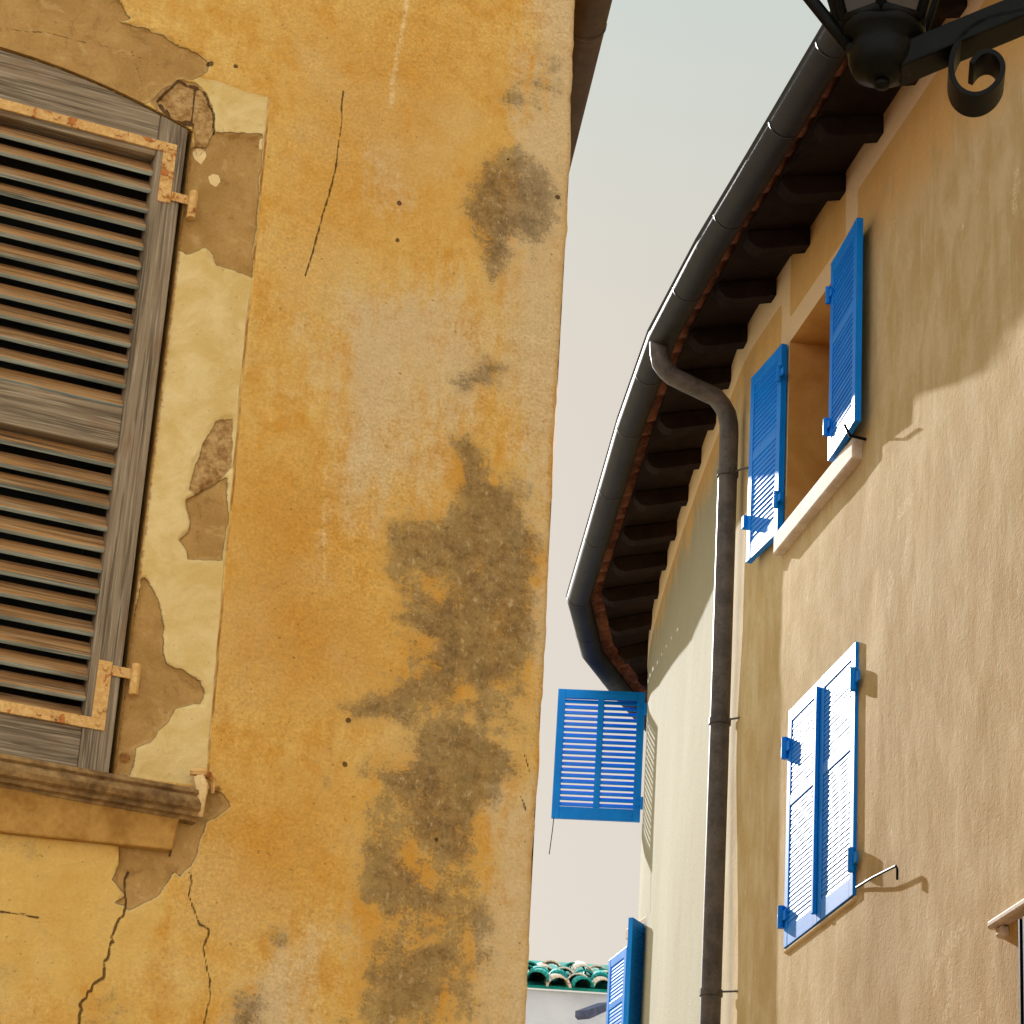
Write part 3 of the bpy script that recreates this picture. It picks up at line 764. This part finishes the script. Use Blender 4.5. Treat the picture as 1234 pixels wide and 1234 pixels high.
rel = .022*vnoise(TG*.9, ZG*.6, 41)+.006*vnoise(TG*2.6+7, ZG*1.5, 42)+.0015*vnoise(TG*9, ZG*6, 43)
rel = rel*np.clip((9.3-ZG)/.5, .25, 1)+.006*np.clip(.5-B['band']/.03, 0, 1)
# keep the wall true round the two windows
for (t0, t1, z0, z1) in ((13.3, 14.5, 7.5, 8.9), (13.0, 14.3, 5.1, 6.55)):
    m = np.clip(np.maximum(np.maximum(t0-TG, TG-t1), np.maximum(z0-ZG, ZG-z1))/.25, 0, 1); rel = rel*m
V = np.stack([PX+NX*rel, PY+NY*rel, ZG], -1)
TM, ZM = np.meshgrid((tg[:-1]+tg[1:])/2, (zg[:-1]+zg[1:])/2)
hole = ((TM > 13.46) & (TM < 14.41) & (ZM > 7.60) & (ZM < 8.80)) | ((TM > 13.09) & (TM < 14.22) & (ZM > 5.20) & (ZM < 6.45))
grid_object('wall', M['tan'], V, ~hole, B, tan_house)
# closing walls behind
mb = MB(); e0 = WL[-1]; s0 = WL[0]
mb.face([(e0[0], e0[1], 0), (10, 24.4, 0), (10, 24.4, ZT), (e0[0], e0[1], ZT)]); mb.face([(10, 24.4, 0), (10, .3, 0), (10, .3, ZT), (10, 24.4, ZT)])
mb.face([(s0[0], s0[1], 0), (10, .3, 0), (10, .3, ZT), (s0[0], s0[1], ZT)])
mb.build('rear_wall', M['bounce_cream'], tan_house)

# gutter line (outer lip) traced along the eaves
GZ = 9.22
gl = [at_height(x, y, GZ)[:2] for x, y in [(1012, 0), (960, 88), (900, 190), (840, 290), (782, 400), (745, 505), (715, 610), (683, 720), (700, 785), (737, 832)]]
d0 = (gl[0]-gl[3])/np.linalg.norm(gl[0]-gl[3])
gl = [gl[0]+d0*9.0]+gl+[np.array([1.5, 23.1]), np.array([2.4, 23.9]), np.array([4.2, 24.6])]
GL = np.array(gl); GN = np.array(normals(GL))
def inset(k): return GL-GN*k                       # k metres in from the outer lip
mb = MB(); r = .090
prof = [(0.0, .012), (.006, .018), (.012, .010)] + [(-r+(r+.004)*math.cos(t), r*math.sin(t)) for t in np.linspace(0, -math.pi, 15)]
prof = [(0.004, .004), (.008, .012), (0.001, .016)][::-1] + [(-r+(r)*math.cos(t), r*math.sin(t)) for t in np.linspace(0, -math.pi, 15)]
mb.sweep(GL, prof, GZ)
gutter = mb.build('gutter', M['gutter'], tan_house, solid=.004)
for p in gutter.data.polygons: p.use_smooth = False
# smooth only across the round: use auto smooth by angle
gutter.data.polygons.foreach_set('use_smooth', [True]*len(gutter.data.polygons))
try:
    gutter.data.set_sharp_from_angle(angle=R(28))
except Exception: pass
Ls, ts = resample(GL, .02)
Ns = np.array(normals(Ls))
for t in np.cumsum(np.r_[6.2, np.tile([1.05, .9, 1.2, .8], 5)]):
    mb = MB()
    i = int(np.searchsorted(ts, t))
    if i+1 >= len(Ls): break
    a, b = Ls[i], Ls[i+1]
    mb.sweep([a, b], [(-r+(r*1.015)*math.cos(q), r*1.015*math.sin(q)) for q in np.linspace(.1, -math.pi, 14)], GZ)
    mb.build('gutter_joint', M['gutter'], gutter, smooth=True, solid=.004)

# roof: rippled clay tiles from the gutter up to a ridge
Lr, tr = resample(inset(.10), .025)
inner = np.array([np.interp(tr/tr[-1], np.linspace(0, 1, 4), [7.0, 6.6, 6.0, 6.4]), np.interp(tr/tr[-1], [0, .3, .6, 1], [2.5, 8, 14, 18])]).T
nrm_ = -np.array(normals(Lr))
mb = MB(); cols = [0, .12, .4, .8, 1.6, 3.0]
ripple = .028*np.cos(tr*2*math.pi/.21)+.008*vnoise(tr*5, tr*0, 51)
for i in range(len(Lr)):
    for c in cols:
        f = c/3.0
        p = Lr[i]+nrm_[i]*min(c, .8)
        if c > .8: p = p*(1-(c-.8)/2.2)+(Lr[i]+nrm_[i]*.8+(inner[i]-Lr[i])*.35)*((c-.8)/2.2)
        mb.v.append(np.array([p[0], p[1], GZ+.075+c*.27+ripple[i]]))
k = len(cols)
for i in range(len(Lr)-1):
    for j in range(k-1):
        mb.f.append((i*k+j, (i+1)*k+j, (i+1)*k+j+1, i*k+j+1)); mb.uv.append([(0, 0)]*4); mb.mi.append(0)
mb.build('roof', M['terra'], tan_house, smooth=True, solid=.018)
# boarded soffit above the rafters
Lb, tb = resample(inset(.26), .1); nb = -np.array(normals(Lb))
mb = MB()
for i in range(len(Lb)-1):
    for (u0, u1) in ((0, .2), (.2, .4), (.4, .6), (.6, .8)):
        q = [Lb[i]+nb[i]*u0, Lb[i+1]+nb[i+1]*u0, Lb[i+1]+nb[i+1]*u1, Lb[i]+nb[i]*u1]
        zz = [GZ+.066+u*.22 for u in (u0, u0, u1, u1)]
        mb.face([(p[0], p[1], z) for p, z in zip(q, zz)])
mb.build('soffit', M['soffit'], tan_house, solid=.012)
# rafters, one every 0.62 m, fanning round the bend
Lq, tq = resample(inset(.27), .05)
nq = -np.array(normals(smooth_line(inset(.27), .05, 12)))
for t in np.arange(3.2, tq[-1]-1.0, .64):
    i = min(int(t/.05), len(Lq)-1, len(nq)-1); p = Lq[i]; dvec = nq[i]/np.linalg.norm(nq[i])
    fr = Fr((p[0], p[1], GZ+.0), math.atan2(dvec[1], dvec[0]))
    mb = MB()
    pr = [(0, .055), (0, .01), (.04, -.035), (.09, -.045), (.68, -.045+.15), (.68, .20)]
    mb.prism(fr, pr, -.055, .055)
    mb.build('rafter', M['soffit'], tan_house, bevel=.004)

# downpipe: swan neck from the gutter to the wall, then straight down
pv = [at_plane(x, y, (1.285, 15.1, 0), np.array([0, 1., 0])) for x, y in [(886, 545), (873, 900), (862, 1234)]]
px_, py_ = 1.287, 15.12
top0 = at_height(801, 405, 9.12); 
top0 = np.array([.83, 15.03, 9.17])
pts = [top0, top0+(0.005, 0, -.07), top0+(.02, .005, -.14), top0+(.055, .015, -.18), top0+(.10, .025, -.215)]
elb = np.array([px_, py_, 8.76])
mid0 = pts[-1]; 
arr = [mid0+(elb+(-.09, -.015, .10)-mid0)*t for t in np.linspace(.15, 1, 5)]
arr += [elb+(-.05, -.008, .055), elb+(-.018, -.003, .0), elb+(-.003, 0, -.07), elb+(0, 0, -.14)]
pts = pts+arr+[np.array([px_, py_, z]) for z in (8.0, 7.0, 6.0, 5.0, 4.0, 3.0, 2.0, .3)]
mb = MB(); mb.tube(pts, .058, 16)
pipe = mb.build('downpipe', M['pipe'], tan_house, smooth=True)
for z in (8.36, 6.78, 5.18, 3.58):
    mb = MB(); mb.tube([np.array([px_, py_, z-.018]), np.array([px_, py_, z+.018])], .066, 16)
    mb.tube([np.array([px_+.03, py_-.04, z]), np.array([px_+.11, py_-.16, z-.02]), np.array([px_+.175, py_-.30, z-.045])], .006, 6)
    mb.build('pipe_clamp', M['pipe'], pipe)

# ---- blue shutters
def blue_leaf(name, hinge, ang, w, h, parent, pitch=.03, mids=(.40,), cols=1, hinge_left=True, face=-1, depth=.036, mat=None, tilt=9):
    """leaf in its own frame: x from the hinge (hinge_left) or to it, y = thickness (front at 0), z from 0 to h"""
    mat = mat or M['blue']
    fr = Fr(hinge, ang)
    sgn = 1 if hinge_left else -1
    X = lambda a, b: tuple(sorted((sgn*a, sgn*b)))
    st, tr_, br = .062, .075, .10
    f = MB()
    for a, b in ((0, st), (w-st, w)):
        x0, x1 = X(a, b); f.box(fr, (x0, 0, 0), (x1, depth, h), 2)
    rails = [(0, br)]+[(h*(1-m)-.028, h*(1-m)+.028) for m in mids]+[(h-tr_, h)]
    rails.sort()
    for a, b in rails:
        x0, x1 = X(st, w-st); f.box(fr, (x0+.0004, .0012, a), (x1-.0004, depth-.0012, b), 0)
    cw = [(st, w-st)]
    if cols == 2:
        x0, x1 = X(w/2-.026, w/2+.026); f.box(fr, (x0, .001, br), (x1, depth-.001, h-tr_), 2)
        cw = [(st, w/2-.026), (w/2+.026, w-st)]
    sh = f.build(name, mat, parent, bevel=.003)
    l = MB(); hl = .53 if tilt < 20 else .56
    for (r0, r1) in zip(rails[:-1], rails[1:]):
        za, zb = r0[1], r1[0]; n = max(1, int(round((zb-za)/pitch))); p = (zb-za)/n
        for a, b in cw:
            x0, x1 = X(a, b)
            for k in range(n):
                zc = za+p*(k+.5)
                l.box(Fr(fr.P(0, depth*.58 if tilt > 20 else .0085, zc), ang), (x0-.001, -.0035, -p*hl), (x1+.001, .0035, p*hl), 0, (R(-tilt)+random.uniform(-.04, .04), 0, 0))
    l.build('louvers', mat, sh)
    return sh, fr

def hinge_at(fr, x, z, parent, size=1.0):
    mb = MB()
    mb.tube([fr.P(x, -.012, z-.05*size), fr.P(x, -.012, z+.05*size)], .016*size, 10)
    mb.box(fr, (x-.06*size, -.012, z-.022*size), (x+.06*size, -.002, z+.022*size), 0)
    mb.build('hinge', M['blue'], parent, bevel=.002)

def reveal(fr, x0, x1, z0, z1, d, mat, parent, name='window'):
    mb = MB()
    mb.face([fr.P(x0, 0, z0), fr.P(x0, d, z0), fr.P(x0, d, z1), fr.P(x0, 0, z1)])
    mb.face([fr.P(x1, 0, z0), fr.P(x1, 0, z1), fr.P(x1, d, z1), fr.P(x1, d, z0)])
    mb.face([fr.P(x0, 0, z1), fr.P(x0, d, z1), fr.P(x1, d, z1), fr.P(x1, 0, z1)])
    mb.face([fr.P(x0, 0, z0), fr.P(x1, 0, z0), fr.P(x1, d, z0), fr.P(x0, d, z0)])
    rv = mb.build(name, mat, parent)
    f = MB(); w = x1-x0
    for a, b in (((x0, d-.06, z0), (x0+.055, d, z1)), ((x1-.055, d-.06, z0), (x1, d, z1)), ((x0+w/2-.04, d-.058, z0+.05), (x0+w/2+.04, d, z1-.05)),
                 ((x0+.055, d-.06, z0), (x1-.055, d, z0+.06)), ((x0+.055, d-.06, z1-.06), (x1-.055, d, z1)), ((x0+.055, d-.052, (z0+z1)/2-.02), (x1-.055, d-.004, (z0+z1)/2+.02))):
        f.box(fr, a, b, 2)
    f.build('window_frame', M['slat'], rv, bevel=.002)
    p = MB(); p.box(fr, (x0+.05, d-.03, z0+.05), (x1-.05, d-.026, z1-.05)); p.build('pane', M['glass'], rv)
    return rv

revealm = mat_simple_plaster('reveal_plaster', lin(190, 136, 70), lin(206, 156, 90), 3)
# open upper window
up_w = reveal(RF, -14.41, -13.46, 7.60, 8.80, .34, revealm, tan_house)
mb = MB(); mb.box(RF, (-14.47, -.055, 7.475), (-13.06, .03, 7.60)); 
mb.build('sill', M['palestone'], up_w, bevel=.012)
lf, fr = blue_leaf('shutter', RF.P(-14.425, -.045, 7.60), RA+R(4.5), .50, 1.19, tan_house, .032, (.46,), 1, False)
for z in (.20, .99): hinge_at(fr, 0, z, lf)
mb = MB(); mb.box(fr, (-.535, -.02, .22), (-.495, .02, .30)); mb.build('latch', M['blue'], lf, bevel=.004)
lf, fr = blue_leaf('shutter', RF.P(-13.45, -.065, 7.62), RA+R(-3), .53, 1.19, tan_house, .032, (.42,), 1, True)
for z in (.20, .99): hinge_at(fr, 0, z, lf)
mb = MB(); mb.tube([RF.P(-13.0, .02, 7.56), RF.P(-13.0, -.09, 7.57), RF.P(-13.0, -.12, 7.63)], .008, 8)
mb.build('shutter_stay', M['iron'], lf)
# closed lower window
lo_w = reveal(RF, -14.22, -13.09, 5.20, 6.45, .30, revealm, tan_house)
l1, f1 = blue_leaf('shutter', RF.P(-14.23, -.016, 5.172), RA, .569, 1.308, tan_house, .026, (.40,), 1, True)
l2, f2 = blue_leaf('shutter', RF.P(-13.085, -.018, 5.172), RA, .569, 1.308, tan_house, .026, (.40,), 1, False)
for z in (.17, 1.10):
    hinge_at(f1, -.012, z, l1, 1.2); hinge_at(f2, .012, z, l2, 1.2)
mb = MB(); mb.box(f1, (.535, -.022, .05), (.569, -.001, 1.26), 2); mb.build('cover_strip', M['blue'], l1, bevel=.003)
mb = MB(); mb.tube([RF.P(-13.05, -.01, 5.20), RF.P(-12.75, -.03, 5.17), RF.P(-12.42, -.03, 5.14), RF.P(-12.40, -.03, 5.12), RF.P(-12.40, -.03, 5.07)], .006, 8)
mb.build('shutter_stay', M['iron'], l2)
mb = MB(); mb.box(RF, (-14.24, -.012, 5.145), (-13.07, .02, 5.170)); mb.build('sill', M['tan'], lo_w, bevel=.01)

# far window on the curve: one leaf standing straight out into the street
def plane_y(x, y, yy): return at_plane(x, y, (0, yy, 0), np.array([0, 1., 0]))
pa, pb = plane_y(664, 989, 21.25), plane_y(771, 990, 21.2)
w_ = float(np.hypot(*(pb-pa)[:2])); ph = float(plane_y(667, 833, 21.25)[2]-pa[2])
ang_ = math.atan2(pb[1]-pa[1], pb[0]-pa[0])
lf, fr = blue_leaf('shutter', np.array([pb[0], pb[1], pb[2]]), ang_, w_, ph, tan_house, .048, (), 2, False, tilt=44)
for z in (.15, ph-.15): hinge_at(fr, .012, z, lf)
mb = MB(); mb.tube([fr.P(-w_+.02, .02, 0), fr.P(-w_+.015, .02, -.10), fr.P(-w_+.0, .02, -.30)], .004, 6); mb.build('shutter_stay', M['iron'], lf)
# lower far window: two leaves folded outwards
h1 = plane_y(779, 1234, 19.6); topz = plane_y(779, 1118, 19.6)[2]
lf, fr = blue_leaf('shutter', np.array([h1[0], 19.6, topz-1.3]), R(62), .31, 1.3, tan_house, .026, (.30,), 1, False)
h2 = plane_y(751, 1234, 20.9)
lf2, fr2 = blue_leaf('shutter', np.array([h2[0], 20.9, plane_y(751, 1140, 20.9)[2]-1.3]), R(-77), .50, 1.3, tan_house, .03, (.30,), 1, False)
mb = MB(); a = plane_y(757, 1128, 19.9); b = plane_y(781, 1098, 19.5)
frw = Fr((a[0], a[1], a[2]), math.atan2(b[1]-a[1], b[0]-a[0]))
mb.box(frw, (0, -.02, -.03), (.45, .05, .05)); mb.build('lintel', M['palestone'], tan_house, bevel=.006)

# caged window at the lower right: pale ledge and an iron lattice
mb = MB(); mb.box(RF, (-11.24, -.045, 4.555), (-9.9, .02, 4.592)); mb.box(RF, (-11.20, -.025, 4.51), (-11.13, .02, 4.555))
led = mb.build('window_ledge', M['palestone'], tan_house, bevel=.012)
mb = MB()
for k in range(20):
    x = -10.87+k*.048
    mb.box(RF, (x-.007, -.05, 3.30), (x+.007, -.036, 4.51), 2)
for k in range(28):
    z = 3.32+k*.043
    mb.box(RF, (-10.87, -.0335, z-.007), (-9.87, -.0215, z+.007), 0)
mb.build('window_grille', M['iron'], tan_house)

# ================================================================== far low house at the end of the street
fy = 27.5
e1 = plane_y(640, 1190, fy); e2 = plane_y(735, 1186, fy)
fz = float(e1[2]); fx0 = float(e1[0])
far = thing('low_house', 'low grey white house with roof tiles coloured as teal shade and pale sun at the end of the lane', 'house', (1.0, fy, 0))
FFr = Fr((0, fy, 0), 0.0)
mb = MB(); mb.box(FFr, (-4, 0, 0), (6, 6, fz-.02)); mb.build('wall', M['farwall'], far)
mb = MB(); mb2 = MB(); k = 0
for row in range(5):
    x = -1.7
    while x < 2.8:
        rr = random.uniform(.095, .125); yj = random.uniform(-.05, .05)-.14+row*.34; zj = row*.34*.34+random.uniform(-.01, .03)
        dx = random.uniform(-.05, .05); tip = random.uniform(.08, .17)
        tgt = mb if k % 2 else mb2  # alternate tiles take the painted sun and shade colours
        r0, r1 = [], []; k += 1
        for q in range(9):
            t = math.pi*q/8
            r0.append(FFr.P(x+rr*math.cos(t), yj, fz+zj+rr*.9*math.sin(t))); r1.append(FFr.P(x+dx+.8*rr*math.cos(t), yj+.44, fz+zj+tip+.7*rr*math.sin(t)))
        for q in range(8): tgt.face([r0[q], r0[q+1], r1[q+1], r1[q]])
        x += rr*2+random.uniform(-.01, .015)
mb.build('sunlit_tiles', M['cream'], far, smooth=True, solid=.018)
mb2.build('shaded_tiles', M['teal'], far, smooth=True, solid=.018)
mb = MB(); mb.face([FFr.P(-4, -.05, fz), FFr.P(6, -.05, fz), FFr.P(6, 3, fz+1.0), FFr.P(-4, 3, fz+1.0)]); mb.build('roof', M['teal'], far, solid=.03)
a = plane_y(703, 1221, fy-.6); b = plane_y(737, 1200, fy-.2)
frl = Fr(a, math.atan2(b[1]-a[1], b[0]-a[0]))
mb = MB(); mb.prism(frl, [(0, -.03), (.05, -.05), (.40, .12), (.40, .2), (0, .03)], -.05, .10); mb.build('awning', mat_plain('slate_blue_awning', lin(60, 66, 96), lin(84, 90, 120), .6), far, bevel=.004)

# ================================================================== added house unseen behind the camera, its sunlit face bounces fill light
sq = thing('bounce_house', 'added long cream house with blue shutters, unseen, for bounced light', 'house', (0, -17, 0))
SF = Fr((18, -17, 0), math.pi)
mb = MB(); mb.box(SF, (0, 0, 0), (40, 8, 11.5)); mb.build('wall', M['bounce_cream'], sq)
mb = MB(); mb.prism(Fr((18, -17, 0), math.pi), [(-.4, 11.5), (40.4, 11.5), (40.4, 11.7), (-.4, 11.7)], -.5, 8.5); mb.build('roof', M['terra'], sq)  # roof of the added house
for fl in range(3):
    for kx in range(9):
        x0 = 2.2+kx*4.2; z0 = 1.6+fl*3.5
        mb = MB(); mb.box(SF, (x0, -.02, z0), (x0+1.0, .1, z0+1.6)); w_ = mb.build('window', M['glass'], sq)  # window of the added house
        for sx in (-.56, 1.02):
            mb = MB(); mb.box(SF, (x0+sx, -.06, z0), (x0+sx+.54, -.005, z0+1.6)); mb.build('shutter', M['blue'], sq)  # shutter of the added house

# ================================================================== wrought iron lantern on its bracket
LD = 4.2
lc = at_plane(1063, 62, (0, LD, 0), np.array([0, 1., 0]))
lamp = thing('street_lantern', 'black wrought iron street lantern on a scrolled bracket before the tan house', 'street lamp', (lc[0], lc[1], lc[2]-.1))
px2m = LD/math.cos(R(31))/FPX
mb = MB()
c = lc; KL = 1.25
mb.lathe(c, [(0.0, -.062), (.022, -.061), (.030, -.054), (.052, -.046), (.060, -.026), (.062, -.002), (.055, .015), (.074, .022), (.078, .034), (.074, .046), (.0, .05)], 28)
mb.lathe(c, [(0.0, -.078), (.012, -.076), (.016, -.070), (.012, -.060), (.0, -.058)], 14)
mb.build('base_cup', M['iron'], lamp, smooth=True)
mb = MB(); rb, rt, hh = .078, .17, .32
ring = lambda r_, z: [c+np.array([r_*math.cos(2*math.pi*k/6+.35), r_*math.sin(2*math.pi*k/6+.35), z]) for k in range(6)]
b0, b1 = ring(rb, .045), ring(rt, .045+hh)
for k in range(6):
    mb.tube([b0[k], b1[k]], .010, 8); mb.tube([b1[k], b1[(k+1) % 6]], .012, 8); mb.tube([b0[k], b0[(k+1) % 6]], .010, 8)
mb.build('lantern_frame', M['iron'], lamp, smooth=True)
mb = MB()
for k in range(6):
    j = (k+1) % 6; mb.face([b0[k]*.97+c*.03, b0[j]*.97+c*.03, b1[j]*.97+c*.03, b1[k]*.97+c*.03])
g = G('lantern_glass'); g.b.inputs['Transmission Weight'].default_value = .45
mb.build('glass', g.done(lin(58, 48, 40), .3, None, .3), lamp, solid=.003)
mb = MB(); mb.lathe(c, [(.23, .40), (.225, .425), (.12, .53), (.07, .58), (.06, .66), (.0, .70)], 6); mb.build('lantern_roof', M['iron'], lamp, solid=.006)
# raking stay on the left, slender
pl = np.array([0, 1., 0])
mb = MB(); s0 = at_plane(1024, 58, c, pl); s1 = at_plane(968, -12, c, pl); mb.tube([s0, s0+(s1-s0)*.5, s1, s1+(s1-s0)*2.2], .0125, 8)
mb.tube([s0+(.0, -.01, 0), s0+(0.02, -.01, -.035)], .011, 8)
mb.build('stay_rod', M['iron'], lamp, smooth=True)
# bracket arm and scroll in a vertical plane
baz = R(98); bd = np.array([math.sin(baz), math.cos(baz), 0]); bn = np.array([-bd[1], bd[0], 0])
bp = lambda x, y: at_plane(x, y, c, bn)
mb = MB(); a = bp(1085, 78); b = bp(1240, 14); dv = (b-a); tot = 2.35/np.linalg.norm(dv[:2])
upv = np.array([0, 0, 1.])
def bar(mb, p, q, w, h):
    o = len(mb.v)
    for e in (p, q):
        for sx in (-w, w):
            for sz in (-h, h): mb.v.append(e+bn*sx+upv*sz)
    for f in ((0, 1, 3, 2), (4, 6, 7, 5), (0, 4, 5, 1), (2, 3, 7, 6), (0, 2, 6, 4), (1, 5, 7, 3)):
        mb.f.append(tuple(o+i for i in f)); mb.uv.append([(0, 0)]*4); mb.mi.append(0)
bar(mb, a, a+dv*tot, .036, .026)
mb.build('bracket_arm', M['iron'], lamp, bevel=.004)
mb = MB(); e = a+dv*tot; bar(mb, e-bd*.01+(0, 0, -.3), e-bd*.01+(0, 0, .3), .06, .01) if False else mb.box(Fr(e, math.atan2(bd[1], bd[0])), (-.02, -.07, -.45), (.02, .07, .25))
mb.build('wall_plate', M['iron'], lamp, bevel=.004)
sp = [(1330, 25), (1290, 20), (1255, 22), (1225, 27), (1195, 32), (1172, 43), (1155, 59), (1146, 80), (1145, 100), (1152, 117), (1166, 126), (1182, 126), (1197, 117), (1206, 103), (1208, 91), (1203, 80), (1194, 74), (1184, 75), (1175, 81), (1170, 89)]
P3 = [bp(*p) for p in sp]
# smooth the spiral
Q = np.array(P3); 
for _ in range(2):
    N_ = [Q[0]]
    for i in range(len(Q)-1): N_ += [Q[i]*.75+Q[i+1]*.25, Q[i]*.25+Q[i+1]*.75]
    Q = np.array(N_+[Q[-1]])
mb = MB(); hw, ht = .036, .005; o = 0
for i, p in enumerate(Q):
    t = Q[min(i+1, len(Q)-1)]-Q[max(i-1, 0)]; t /= np.linalg.norm(t); nn = np.cross(bn, t)
    for sx, sz in ((-1, -1), (1, -1), (1, 1), (-1, 1)): mb.v.append(p+bn*hw*sx+nn*ht*sz)
for i in range(len(Q)-1):
    for j in range(4):
        mb.f.append((i*4+j, i*4+(j+1) % 4, i*4+4+(j+1) % 4, i*4+4+j)); mb.uv.append([(0, 0)]*4); mb.mi.append(0)
mb.f += [(0, 1, 2, 3), tuple((len(Q)-1)*4+j for j in (3, 2, 1, 0))]; mb.uv += [[(0, 0)]*4]*2; mb.mi += [0, 0]
mb.build('scroll', M['iron'], lamp, bevel=.002)
